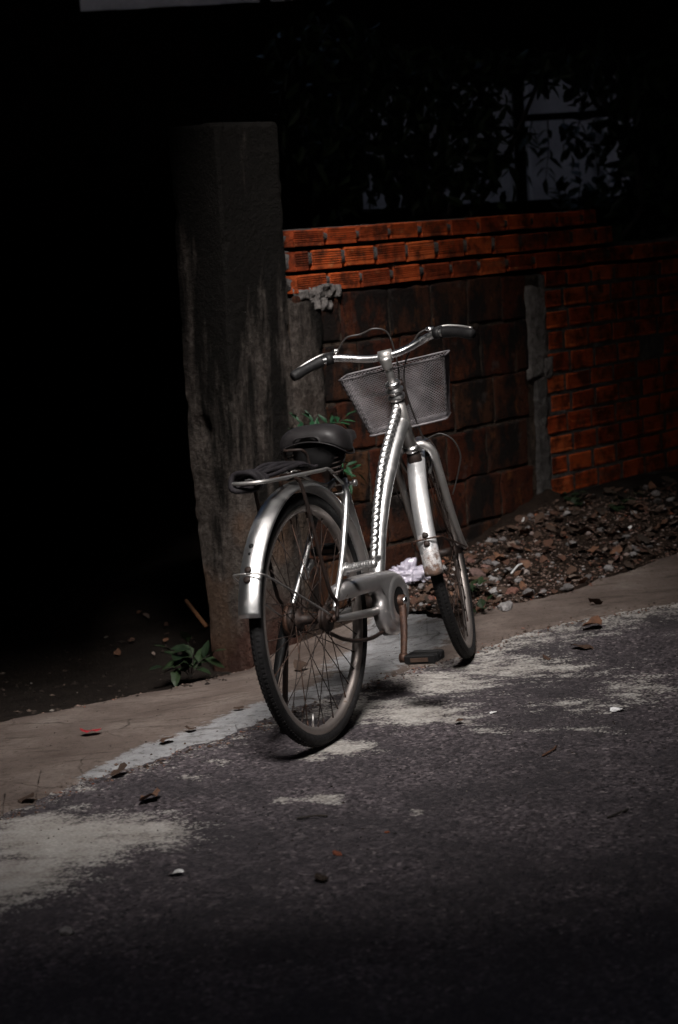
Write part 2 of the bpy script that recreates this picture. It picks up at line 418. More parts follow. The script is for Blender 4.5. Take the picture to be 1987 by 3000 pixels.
fc = bm.faces.new([bm.verts[4 * n + i] for i in range(n)]); bmesh.ops.triangulate(bm, faces=[fc]); bmesh.ops.recalc_face_normals(bm, faces=bm.faces)
for fa in bm.faces: fa.smooth = True
bm.to_mesh(me); bm.free()
go = link('chain_guard', me, BIKE); me.materials.append(M['guard'])
md = go.modifiers.new('sheet', 'SOLIDIFY'); md.thickness = 0.0015; md.offset = 1
m = lathe(MB(), (BB[0], -0.0745, BB[2]), (0, -1, 0), [(0.040, -0.002), (0.041, 0.002), (0.047, 0.0045), (0.054, 0.003), (0.062, 0.0045), (0.070, 0.001), (0.076, -0.003)], 40)
part(m, 'raised_ring', 'guard', go)
m = lathe(MB(), (BB[0], -0.0752, BB[2]), (0, -1, 0), [(0.0395, 0.0), (0.0, 0.0005)], 32); part(m, 'hub_opening', 'black', go)
m = lathe(MB(), (BB[0], -0.046, BB[2]), (0, 1, 0), [(0.03, -0.003), (0.086, -0.003), (0.086, 0.003), (0.03, 0.003)], 44); part(m, 'chainring', 'rust_dark')
Pch = spline([(0.0, -0.047, 0.366), (0.2, -0.047, 0.373), (0.40, -0.046, 0.380)], 30)
m = MB(); tube(m, Pch, [0.0045 + 0.0016 * (i % 2) for i in range(len(Pch))], 6)
Pch = spline([(-0.005, -0.047, 0.294), (0.07, -0.047, 0.262), (0.16, -0.047, 0.236), (0.26, -0.047, 0.222), (0.34, -0.046, 0.221), (0.40, -0.046, 0.208)], 14)
tube(m, Pch, [0.0045 + 0.0016 * (i % 2) for i in range(len(Pch))], 6)
part(m, 'chain', 'rust_dark')
cdv = np.array([-0.056, 0, -0.150])
for s in (-1, 1):
    e = BB + (cdv if s < 0 else -cdv)
    y0, y1 = (-0.082, -0.090) if s < 0 else (0.066, 0.078)
    m = MB(); tube(m, spline([(BB[0], y0, BB[2]), ((BB[0] + e[0]) / 2, (y0 + y1) / 2 + 0.004 * s, (BB[2] + e[2]) / 2), (e[0], y1, e[2])], 8), list(np.linspace(0.0125, 0.0095, 17)), 12, ell=lambda i, a: 1 - 0.25 * abs(math.sin(a)))
    lathe(m, (BB[0], y0, BB[2]), (0, s, 0), [(0, -0.03), (0.017, -0.03), (0.017, 0.008), (0.0, 0.009)], 20)
    lathe(m, (e[0], y1, e[2]), (0, s, 0), [(0, -0.009), (0.0135, -0.009), (0.0135, 0.010), (0.0, 0.011)], 16)
    cr = part(m, 'crank', 'rust')
    m = lathe(MB(), (BB[0], y0 + 0.0085 * s, BB[2]), (0, s, 0), [(0.0115, 0), (0.0115, 0.004), (0.006, 0.007), (0, 0.0075)], 16); part(m, 'crank_cap', 'chrome', cr)
    # pedal: open frame with two tread bars and reflectors
    pc = np.array([e[0], y1 + s * 0.062, e[2]]); m = MB()
    for sx in (-1, 1): box(m, pc + [sx * 0.031, 0, 0], (0.014, 0.092, 0.026), None, 0.004)
    box(m, pc + [0, -s * 0.043, 0], (0.055, 0.010, 0.024), None, 0.003); box(m, pc + [0, s * 0.044, 0], (0.050, 0.010, 0.022), None, 0.003)
    tube(m, [pc - LY * s * 0.06, pc + LY * s * 0.05], 0.007, 8)
    box(m, pc, (0.018, 0.08, 0.018), None, 0.003)
    pd = part(m, 'pedal', 'black', cr)
    for sx in (-1, 1):
        m = MB(); box(m, pc + [sx * 0.0385, 0, 0], (0.003, 0.052, 0.011)); part(m, 'reflector', 'reflector', cr)

# ---- saddle
secs = []
for x, wd, zt, zb in ((0.098, 0.036, 0.797, 0.781), (0.102, 0.070, 0.809, 0.771), (0.116, 0.091, 0.821, 0.756), (0.145, 0.0985, 0.827, 0.741), (0.185, 0.094, 0.823, 0.739), (0.230, 0.074, 0.811, 0.744), (0.275, 0.050, 0.800, 0.750), (0.320, 0.034, 0.792, 0.754), (0.360, 0.026, 0.788, 0.756), (0.385, 0.020, 0.784, 0.758), (0.397, 0.009, 0.776, 0.762)):
    ring = []
    for k in range(25):
        a = math.pi * k / 24; ca, sa = math.cos(a), math.sin(a)
        yy = wd * math.copysign(abs(ca) ** 0.62, ca); zz = zb + (zt - zb) * (abs(sa) ** 0.66)
        ring.append((x, yy, zz))
    for yy in np.linspace(-0.86, 0.86, 7): ring.append((x + 0.006, yy * wd, zb + 0.020 - 0.006 * abs(yy)))
    secs.append(ring)
K = len(secs[0]); v = [q for s_ in secs for q in s_]; f = []
for i in range(len(secs) - 1):
    for k in range(K):
        l_ = (k + 1) % K; f.append((i * K + k, i * K + l_, (i + 1) * K + l_, (i + 1) * K + k))
f.append(tuple(range(K))); f.append(tuple((len(secs) - 1) * K + k for k in range(K))[::-1])
m = MB(); m.add([(x + .012, y, z - .002) for x, y, z in v], f); sad = part(m, 'saddle', 'saddle', label='wide black vinyl saddle')
md = sad.modifiers.new('sub', 'SUBSURF'); md.levels = 1; md.render_levels = 2
PIP = [(0.32, 0.0345, 0.7535), (0.275, 0.0505, 0.7495), (0.23, 0.0745, 0.7435), (0.185, 0.0945, 0.7385), (0.145, 0.099, 0.7405), (0.116, 0.0915, 0.7555), (0.1012, 0.070, 0.7705), (0.0970, 0.036, 0.7805)]
m = MB(); PIP = [(x + .012, y, z - .002) for x, y, z in PIP]; tube(m, spline([(x, -y, z) for x, y, z in PIP] + [(0.1085, 0, 0.782)] + PIP[::-1], 5), 0.002, 6); part(m, 'saddle_piping', 'saddle', sad)
for s in (-1, 1):
    m = MB(); cs = np.array([0.165, 0.052 * s, 0.685]); P = [cs + [0.015 * math.cos(t * 2 * math.pi), 0.015 * math.sin(t * 2 * math.pi), t * 0.0125] for t in np.linspace(0, 5, 61)]
    tube(m, P, 0.0026, 6); part(m, 'saddle_spring', 'rust_dark', sad)
    m = MB(); tube(m, spline([(0.165, 0.052 * s, 0.684), (0.21, 0.04 * s, 0.695), (0.262, 0.022 * s, 0.725), (0.32, 0.018 * s, 0.745), (0.372, 0.008 * s, 0.772)], 5), 0.0035, 6); part(m, 'saddle_rail', 'rust_dark', sad)
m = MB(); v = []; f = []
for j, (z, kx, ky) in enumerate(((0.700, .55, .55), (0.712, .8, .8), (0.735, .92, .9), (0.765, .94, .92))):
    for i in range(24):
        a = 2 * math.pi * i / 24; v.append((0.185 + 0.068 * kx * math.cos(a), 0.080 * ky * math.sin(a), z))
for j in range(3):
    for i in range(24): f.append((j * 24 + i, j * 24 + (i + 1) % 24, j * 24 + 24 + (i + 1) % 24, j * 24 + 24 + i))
f.append(tuple(range(24))[::-1]); m.add(v, f); part(m, 'saddle_shade_fill', 'black', sad)  # black lump added to stand for the shade among the springs
m = MB(); tube(m, [(0.268, -0.03, 0.732), (0.268, 0.03, 0.732)], 0.013, 10); part(m, 'saddle_clamp', 'rust_dark', sad)

# ---- rack
def rz(x): return 0.708 - (x - 0.09) * 0.052
m = MB(); P = [(0.095, -0.052, rz(0.095)), (-0.10, -0.058, rz(-0.10)), (-0.20, -0.057, rz(-0.20)), (-0.245, -0.045, rz(-0.245)), (-0.262, -0.02, rz(-0.262)), (-0.262, 0.02, rz(-0.262)), (-0.245, 0.045, rz(-0.245)), (-0.20, 0.057, rz(-0.20)), (-0.10, 0.058, rz(-0.1)), (0.095, 0.052, rz(0.095))]
tube(m, spline(P, 6), 0.0052, 10); rack = part(m, 'rack', 'alu_dull', label='rusty rear carrier')
for x in (0.093, -0.04, -0.16):
    m = MB(); tube(m, [(x, -0.055, rz(x) - 0.002), (x, 0.055, rz(x) - 0.002)], 0.0042, 8); part(m, 'cross_bar', 'rust', rack)
for y in (-0.02, 0.02):
    m = MB(); tube(m, [(0.092, y, rz(.092) - 0.001), (-0.26, y, rz(-.26) - 0.001)], 0.0036, 8); part(m, 'rack_bar', 'rust', rack)
for s in (-1, 1):
    m = MB(); tube(m, spline([(-0.135, 0.052 * s, rz(-0.135) - 0.006), (-0.105, 0.060 * s, rz(-0.1) - 0.006), (-0.088, 0.066 * s, rz(-0.1) - 0.028), (-0.072, 0.070 * s, 0.62), (-0.03, 0.076 * s, 0.42), (0.004, 0.078 * s, 0.37), (-0.002, 0.076 * s, 0.330)], 6), 0.0052, 10); part(m, 'rack_leg', 'rust_dark', rack)
    m = MB(); tube(m, spline([(0.09, 0.045 * s, rz(.09)), (0.13, 0.047 * s, rz(.09) - 0.004), (0.20, 0.038 * s, 0.668), (0.285, 0.018 * s, 0.640)], 5), 0.0042, 8); part(m, 'rack_strut', 'alu_dull', rack)
m = MB(); tube(m, [(-0.07, 0, rz(-.07)), (-0.07, 0, 0.690)], 0.005, 8); part(m, 'mudguard_bolt', 'rust', rack)
m = MB(); tube(m, spline([(0.05, -0.030, rz(.05) + 0.004), (0.045, -0.030, 0.750), (0.03, -0.026, 0.768), (0.02, -0.015, 0.772), (0.02, 0.015, 0.772), (0.03, 0.026, 0.768), (0.05, 0.030, rz(.05) + 0.004)], 5), 0.004, 8); part(m, 'spring_clip', 'rust_dark', rack)

# ---- kickstand
m = MB(); tube(m, spline([(0.004, 0.080, 0.330), (0.006, 0.086, 0.27), (0.045, 0.128, 0.12), (0.070, 0.154, 0.030), (0.082, 0.166, 0.018)], 6), [0.008] * 25, 10); ks = part(m, 'kickstand', 'rust_dark')
m = MB(); tube(m, [(0.066, 0.150, 0.045), (0.084, 0.168, 0.0205)], 0.0105, 10); part(m, 'stand_foot', 'black', ks)
cs = np.array([0.008, 0.094, 0.33]); cdv2 = np.array([0.03, 0.032, -0.13]); P = []
for t in np.linspace(0, 1, 90):
    a = t * 2 * math.pi * 14; P.append(cs + cdv2 * t + np.array([0.006 * math.cos(a), 0.006 * math.sin(a), 0]))
m = MB(); tube(m, P, 0.0012, 5); part(m, 'stand_spring', 'rust_dark', ks)

# ---- fork, stem, bars, basket (all turned with the front wheel)
m = MB(); lathe(m, A0, AX, [(0.0, 0.335), (0.020, 0.335), (0.021, 0.36), (0.0195, 0.386), (0.0, 0.386)], 20)
fork = part(m, 'fork', 'rust_dark', st=True, label='fork crown')
for s in (-1, 1):
    P = [axp(0.396, 0.008, 0.010 * s), axp(0.392, 0.012, 0.034 * s), axp(0.362, 0.010, 0.056 * s), axp(0.28, 0.003, 0.060 * s), axp(0.17, 0.004, 0.060 * s), axp(0.08, 0.018, 0.062 * s), axp(0.025, 0.040, 0.064 * s), axp(0.0, 0.055, 0.066 * s)]
    part(sweep(P, [0.011, 0.0125, 0.0125, 0.012, 0.0115, 0.010, 0.009, 0.008], 14, ell=lambda i, a: 1 - 0.12 * abs(math.cos(a))), 'fork_blade', 'alu_dull', fork, True)
CT = 0.690
m = MB(); tube(m, [axp(0.600), axp(CT - 0.012)], 0.0115, 14)
tube(m, spline([axp(CT - 0.035, 0, 0), axp(CT - 0.012, 0.003), axp(CT, 0.022)], 4), [0.012, 0.012, 0.013, 0.0135, 0.014, 0.0145, 0.015, 0.015, 0.015], 14)
lathe(m, axp(CT - 0.006, -0.002), AX, [(0.0155, -0.02), (0.0165, 0.006), (0.0145, 0.013), (0.006, 0.0155), (0.0, 0.0155)], 16)
lathe(m, axp(CT, 0.020), (0, 1, 0), [(0.0, -0.021), (0.0185, -0.020), (0.0185, 0.020), (0.0, 0.021)], 18)
stem = part(m, 'stem', 'alu_dull', st=True)
def barp(y):      # handlebar centreline
    a = abs(y)
    up = np.interp(a, [0, 0.03, 0.07, 0.11, 0.15, 0.18, 0.22, 0.29], [0, 0, 0.005, 0.015, 0.027, 0.032, 0.033, 0.030])
    fw_ = np.interp(a, [0, 0.03, 0.07, 0.12, 0.16, 0.20, 0.29], [0.020, 0.020, 0.028, 0.036, 0.028, 0.006, -0.060])
    return axp(CT + up - fw_ * 0.0, fw_, y)
ys = np.linspace(-0.258, 0.258, 15)
m = MB(); S = spline([barp(y) for y in ys], 5); tube(m, S, 0.0108, 14); bar = part(m, 'handlebar', 'chrome', st=True)
for s in (-1, 1):
    P = spline([barp(s * y) for y in (0.182, 0.20, 0.23, 0.255, 0.268)], 5); R_ = [0.0150 + 0.0012 * math.sin(i * 0.55) for i in range(len(P))]; R_[0] = 0.0165; R_[1] = 0.0165; R_[-1] = 0.013
    m = MB(); tube(m, P, R_, 16); part(m, 'grip', 'grip', bar, True)
    q = barp(s * 0.163); d = barp(s * 0.17) - barp(s * 0.156)
    m = MB(); lathe(m, q, d, [(0.0108, -0.010), (0.0165, -0.010), (0.0165, 0.010), (0.0108, 0.010)], 16)
    box(m, q + FPV * 0.018 + AX * 0.004 + LY * s * 0.002, (0.03, 0.03, 0.018), None, 0.004)
    cl = part(m, 'brake_lever', 'black', bar, True)
    m = MB(); P = spline([q + FPV * 0.028 + AX * 0.006, barp(s * 0.19) + FPV * 0.045 + AX * .002, barp(s * 0.23) + FPV * 0.058 - AX * .004, barp(s * 0.262) + FPV * 0.056 - AX * .006], 5)
    tube(m, P, 0.0055, 10, ell=lambda i, a: 1 - 0.35 * abs(math.sin(a))); part(m, 'lever_blade', 'alu_dull', bar, True)
    m = MB(); b0 = q + FPV * 0.018 + AX * 0.010 - LY * s * 0.010
    tube(m, [b0, b0 - LY * s * 0.022 + AX * 0.004], 0.0052, 8); tube(m, [b0 - LY * s * 0.010 + AX * .002, b0 - LY * s * 0.016 + AX * 0.003], 0.0075, 8); part(m, 'cable_adjuster', 'chrome', bar, True)
    if s > 0: P = [b0 - LY * 0.02 + AX * .004, b0 - LY * 0.055 + AX * 0.035, axp(CT + 0.075, 0.045, 0.055), axp(CT + 0.082, 0.045, 0.015), axp(CT + 0.062, 0.05, -0.018), axp(CT + 0.01, 0.058, -0.024), axp(CT - 0.08, 0.045, -0.018), axp(CT - 0.16, 0.030, 0.020), axp(CT - 0.23, 0.02, 0.026)]
    else: P = [b0 + LY * 0.02 + AX * .004, b0 + LY * 0.05 - AX * 0.008, axp(CT - 0.01, 0.045, -0.070), axp(CT - 0.06, 0.050, -0.040), axp(CT - 0.13, 0.04, -0.026), axp(CT - 0.25, 0.05, -0.03), axp(CT - 0.30, 0.055, -0.035)]
    m = MB(); tube(m, spline(P, 8), 0.0026, 8); part(m, 'brake_cable', 'cable', None, True)
m = MB(); tube(m, spline([axp(0.385, 0.06, -0.045), axp(0.392, 0.06, -0.085), axp(0.365, 0.055, -0.118), axp(0.315, 0.05, -0.128), axp(0.27, 0.045, -0.112), axp(0.235, 0.04, -0.095), axp(0.20, 0.03, -0.075)], 7), 0.0024, 8); part(m, 'brake_cable', 'cable', None, True)
m = MB(); tube(m, spline([axp(0.395, 0.03, 0.055), axp(0.33, 0.035, 0.085), axp(0.26, 0.03, 0.086), axp(0.16, 0.02, 0.070)], 7), 0.0024, 8); part(m, 'brake_cable', 'cable', None, True)
# front caliper brake
m = MB()
for s in (-1, 1): tube(m, spline([axp(0.352, 0.036, 0.0), axp(0.372, 0.040, 0.026 * s), axp(0.355, 0.040, 0.046 * s), axp(0.315, 0.036, 0.040 * s), axp(0.285, 0.032, 0.026 * s)], 5), 0.006, 8)
part(m, 'brake_caliper', 'alu_dull', fork, True)

# basket: open-top wire mesh, tapering downward
T1, T0 = 0.636, 0.440
def bk(u, v_, t):          # u -1..1 across, v_ 0..1 back to front, t 0..1 bottom to top
    hw = 0.118 + (0.160 - 0.118) * t; dpt = 0.150 + (0.205 - 0.150) * t
    return axp(T0 + (T1 - T0) * t, 0.048, u * hw) + np.array([dpt * v_, 0, 0.010 * v_])
def loopt(t, n=10, rc=0.16):
    pts = []
    for cu, cv, a0_ in ((1, 1, 0), (-1, 1, 90), (-1, 0, 180), (1, 0, 270)):
        for k in range(n):
            a = rad(a0_ + 90 * k / (n - 1)); ru, rv = rc, rc * 0.75
            u = cu * (1 - ru) + ru * math.cos(a); vv = (1 - rv if cv else rv) + rv * math.sin(a)
            pts.append((u, vv))
    return pts
m = MB(); tube(m, [bk(u, v_, 1.0) for u, v_ in loopt(1)], 0.0030, 8, closed=True); bsk = part(m, 'basket', 'basket', st=True, label='grey wire mesh front basket')
m = MB(); tube(m, [bk(u, v_, 0.0) for u, v_ in loopt(0)], 0.0032, 8, closed=True); part(m, 'bottom_wire', 'basket', bsk, True)
LPB = loopt(1, 10); per = [0.0]
PP = [bk(u, v_, 0.5) for u, v_ in LPB] ; PP.append(PP[0])
for i in range(len(PP) - 1): per.append(per[-1] + np.linalg.norm(PP[i + 1] - PP[i]))
per = np.array(per); LU = np.array([q[0] for q in LPB] + [LPB[0][0]]); LV = np.array([q[1] for q in LPB] + [LPB[0][1]])
def side(s_, t):
    s_ = s_ % per[-1]; return bk(np.interp(s_, per, LU), np.interp(s_, per, LV), t)
m = MB(); NW = 86; PL = per[-1]; SL = 0.24
for i in range(NW):
    for dr_ in (-1, 1):
        P = [side(PL * i / NW + dr_ * SL * t, t) for t in np.linspace(0, 1, 13)]
        tube(m, P, 0.0010, 3, caps=False)
for i in range(-22, 23):        # floor mesh
    for dr_ in (-1, 1):
        seg = []
        for t in np.linspace(0, 1, 12):
            u = i / 18 + dr_ * (t - 0.5) * 1.2
            if abs(u) < 0.98: seg.append(bk(u, t, 0.0))
        if len(seg) > 1: tube(m, seg, 0.00125, 3, caps=False)
part(m, 'wire_mesh', 'basket', bsk, True, kind='stuff')
m = MB(); box(m, axp(0.56, 0.036, 0), (0.03, 0.05, 0.08), np.stack([FPV, LY, AX], 1), 0.004); part(m, 'basket_bracket', 'rust_dark', bsk, True)

# ---- black rubber straps bundled on the carrier (a thing of its own)
ST = empty('rubber_strap', M4); tag(ST, 'bundle of black inner-tube straps tied along the rear carrier', 'strap')
for k in range(7):
    y0 = -0.042 + 0.014 * k; h = 0.010 + 0.006 * (k % 3)
    P = [(-0.235, y0 * 0.5 + 0.012, rz(-.235) + 0.014), (-0.18, y0 * 0.8 + 0.005, rz(-.18) + h + 0.004 * math.sin(k * 2.1)), (-0.10, y0, rz(-.10) + h + 0.010), (-0.02, y0 * 1.05, rz(-.02) + h + 0.012 + 0.004 * math.cos(k * 1.7)), (0.045, y0 * 0.9, rz(.045) + h + 0.002), (0.085, y0 * 0.8, rz(.085) + 0.011)]
    m = MB(); tube(m, spline(P, 8), 0.0068, 8, ell=lambda i, a: 1 - 0.35 * abs(math.sin(a + i * .1))); m.build('strap_strand', M['inner_tube'], ST)
for k in range(5):
    x = -0.248 + 0.013 * k; P = []
    for j in range(20):
        a = 2 * math.pi * j / 20
        P.append((x + 0.008 * math.sin(a * 2 + k), 0.010 + 0.038 * math.cos(a) * (0.85 if k % 2 else 1.0), rz(x) + 0.004 + (0.024 - 0.002 * k) * math.sin(a) + 0.003 * math.sin(3 * a + k)))
    m = MB(); tube(m, P, 0.0095, 8, closed=True, ell=lambda i, a: 1 - 0.25 * abs(math.cos(a))); m.build('strap_coil', M['inner_tube'], ST)
#@@SETTING
# ================================================================== setting
# ---- ground heights: thin-plate surface through points read off the photograph
CP = [(945, 2190, 0.0), (1375, 1928, 0.0), (833, 2142, 0.0), (1000, 2950, 0.0), (0, 2950, 0.0), (1987, 2950, 0.0), (0, 2400, -0.01), (450, 2230, -0.005), (1987, 2350, 0.0), (1700, 2050, 0.0),
      (0, 2108, -0.06), (500, 2012, -0.12), (690, 1962, -0.17), (200, 1925, -0.24), (400, 1880, -0.24), (1210, 1790, 0.0), (1610, 1738, 0.03), (1987, 1618, 0.07)]
cps = []
for a, b, z in CP:
    q = at_z(a, b, z); cps.append((q[0], q[1], z))
WTH = rad(41.0); WD = np.array([math.sin(WTH), math.cos(WTH), 0]); WN = np.array([math.cos(WTH), -math.sin(WTH), 0])
W0 = at(866, 1000, 7.15); W0[2] = 0
def wpx(px, py, off=0.0):
    d = ray(px, py); k = ((W0 + WN * off - _o) @ WN) / (d @ WN); q = _o + k * d
    return (q - W0) @ WD, q[2]
def wp(s, z, off=0.0): return W0 + WD * s + WN * off + np.array([0, 0, z])
for s_, z in ((0.0, -0.10), (0.75, 0.02), (1.55, 0.20), (2.4, 0.17), (3.4, 0.14)): q = wp(s_, 0); cps.append((q[0], q[1], z))
for q in ((-5, 2, 0), (5, 2, 0), (0, -4, 0), (-5, 7, -.2), (5, 5, 0.03), (-3, 11, -.25), (2, 12, 0.1), (6, 11, .1)): cps.append(q)
cps = np.array(cps)
def tpsU(r2): return 0.5 * r2 * np.log(r2 + 1e-12)
n_ = len(cps); Kmat = tpsU(((cps[:, None, :2] - cps[None, :, :2]) ** 2).sum(-1)) + 0.02 * np.eye(n_)
Pm = np.hstack([np.ones((n_, 1)), cps[:, :2]]); A_ = np.block([[Kmat, Pm], [Pm.T, np.zeros((3, 3))]])
wts = np.linalg.solve(A_, np.concatenate([cps[:, 2], np.zeros(3)]))
def hgt(x, y):
    x = np.asarray(x, float); y = np.asarray(y, float)
    h = tpsU((x[..., None] - cps[:, 0]) ** 2 + (y[..., None] - cps[:, 1]) ** 2) @ wts[:n_] + wts[n_] + wts[n_ + 1] * x + wts[n_ + 2] * y
    far = np.clip((np.maximum(np.abs(x) - 4.0, np.abs(y - 5) - 7.0)) / 2.0, 0, 1)
    # under the bicycle the road is plane
    near = np.exp(-(((x - 0.16) / 0.55) ** 2 + ((y - 5.65) / 0.75) ** 2) ** 2)
    return np.clip(h * (1 - far) * (1 - near), -0.3, 0.35)
def gnd(px, py):
    d = ray(px, py); k = 6.0
    for _ in range(40):
        q = _o + d * k; k += 0.7 * (q[2] - float(hgt(q[0], q[1]))) / -d[2]
        k = min(max(k, 1.0), 30.0)
    return _o + d * k
def sheet(name, U, V, fn, mat, attrs=None, dz=0.0):
    """grid mesh; fn(u, v) -> (x, y); attrs name -> f(x, y, u, v)"""
    v = []; uv = []
    for a in U:
        for b in V:
            x, y = fn(a, b); v.append((x, y)); uv.append((a, b))
    v = np.array(v); z = hgt(v[:, 0], v[:, 1]) + (dz(v[:, 0], v[:, 1], np.array(uv)) if callable(dz) else dz)
    m = MB(); nv = len(V); f = []
    for i in range(len(U) - 1):
        for j in range(nv - 1): f.append((i * nv + j, (i + 1) * nv + j, (i + 1) * nv + j + 1, i * nv + j + 1))
    m.add(np.column_stack([v, z]), f); o = m.build(name, mat)
    me = o.data
    if me.polygons[0].normal.z < 0: me.flip_normals()
    for k, fa in (attrs or {}).items():
        at_ = me.attributes.new(k, 'FLOAT', 'POINT'); at_.data.foreach_set('value', np.array([fa(v[i, 0], v[i, 1], *uv[i]) for i in range(len(v))], dtype=np.float32))
    return o
def arc(P, n):          # evenly spaced resample
    P = np.array(P, float); L_ = np.concatenate([[0], np.cumsum(np.linalg.norm(np.diff(P, axis=0), axis=1))])
    t = np.linspace(0, L_[-1], n); return np.stack([np.interp(t, L_, P[:, k]) for k in range(2)], 1)
EDGE = [gnd(a, b)[:2] for a, b in ((-200, 2480), (0, 2395), (240, 2290), (430, 2230), (640, 2165), (800, 2098), (950, 2045), (1100, 1995), (1350, 1915), (1560, 1845), (1800, 1795), (1987, 1762), (2200, 1720))]
LIP = [gnd(a, b)[:2] for a, b in ((-200, 2150), (0, 2105), (250, 2065), (500, 2012), (640, 1978), (745, 1945), (850, 1880), (1000, 1830), (1130, 1790), (1210, 1790), (1290, 1800), (1400, 1790), (1620, 1740), (1800, 1680), (1987, 1615), (2200, 1560))]
def extend(P, d=60.0):
    P = [np.array(p) for p in P]; a = P[0] - np.array([math.sin(WTH), math.cos(WTH)]) * d; b = P[-1] + np.array([math.sin(WTH), math.cos(WTH)]) * d
    return a, b
NU = 420
Ec = arc(spline(EDGE, 6), NU); Lc = arc(spline(LIP, 6), NU)
for C_, sd_, a1_, a2_, a3_ in ((Ec, 3.1, 0.035, 0.020, 0.010), (Lc, 9.1, 0.045, 0.018, 0.008)):
    T_ = np.gradient(C_, axis=0); T_ /= np.linalg.norm(T_, axis=1)[:, None]; N_ = np.stack([T_[:, 1], -T_[:, 0]], 1)
    L_ = np.concatenate([[0], np.cumsum(np.linalg.norm(np.diff(C_, axis=0), axis=1))])
    for i in range(NU): C_[i] += N_[i] * (noise.noise(Vector((L_[i] * 6, sd_, 0))) * a1_ + noise.noise(Vector((L_[i] * 22, sd_, 5))) * a2_ + noise.noise(Vector((L_[i] * 55, sd_, 9))) * a3_)
ea, eb = extend(Ec, 40); la, lb = extend(Lc, 40)
Ec = np.vstack([ea, Ec, eb]); Lc = np.vstack([la, Lc, lb])
UU = list(range(NU + 2))

# ---- ground materials
def m_asphalt():
    t = NT('asphalt'); P = t.co.outputs['Object']
    vo = t.n('ShaderNodeTexVoronoi'); vo.inputs['Scale'].default_value = 115; t.l(P, vo.inputs['Vector'])
    vo2 = t.n('ShaderNodeTexVoronoi'); vo2.inputs['Scale'].default_value = 62; t.l(P, vo2.inputs['Vector'])
    c0 = t.ramp(vo.outputs['Color'], (0.12, (0.006, 0.005, 0.0057)), (0.35, (0.033, 0.0265, 0.030)), (0.6, (0.059, 0.0485, 0.054)), (0.85, (0.110, 0.092, 0.099)), (1.0, (0.26, 0.225, 0.22)))
    c0 = t.mix(t.ramp(vo2.outputs['Distance'], (0.0, 0.55), (0.35, 0.0)), c0, (0.085, 0.074, 0.079))
    c0 = t.mix(t.ramp(t.noise(2.6, 7, 0.65), (0.38, 0.75), (0.62, 0.0)), c0, (0.018, 0.0155, 0.018))
    c0 = t.mix(t.ramp(t.noise(17, 6, 0.7), (0.56, 0), (0.72, 0.5)), c0, (0.088, 0.074, 0.078))
    g = t.ramp(t.noise(420, 2), (0.60, 0), (0.72, 0.35)); c0 = t.mix(g, c0, (0.13, 0.12, 0.12))
    # spilled cement and dust: own shapes from the attribute, broken up by noise
    nz = t.noise(13, 8, 0.72, sc=(0.75, 1.3, 1)); nf = t.noise(75, 5, 0.7)
    a = t.math('ADD', t.attr('smear'), t.math('ADD', t.math('MULTIPLY', t.math('SUBTRACT', nz, 0.5), 1.9), t.math('ADD', t.math('MULTIPLY', t.math('SUBTRACT', nf, 0.5), 1.0), t.math('MULTIPLY', t.math('SUBTRACT', 0.35, vo.outputs['Distance']), 0.45))))
    k = t.ramp(a, (0.40, 0), (0.52, 0.55), (0.80, 1.0))
    k = t.math('MULTIPLY', k, t.ramp(vo.outputs['Distance'], (0.0, 1.0), (0.6, 0.7)))
    c = t.mix(k, c0, t.ramp(nz, (0.3, (0.23, 0.205, 0.18)), (0.7, (0.44, 0.425, 0.40))))
    h = t.math('ADD', t.math('MULTIPLY', vo.outputs['Distance'], -1.0), t.math('MULTIPLY', nf, 0.6))
    return t.set(c, t.ramp(vo.outputs['Color'], (0, 0.72), (1, 0.95)), 0, 0.35, bump=h, bstr=0.45, bdist=0.005)
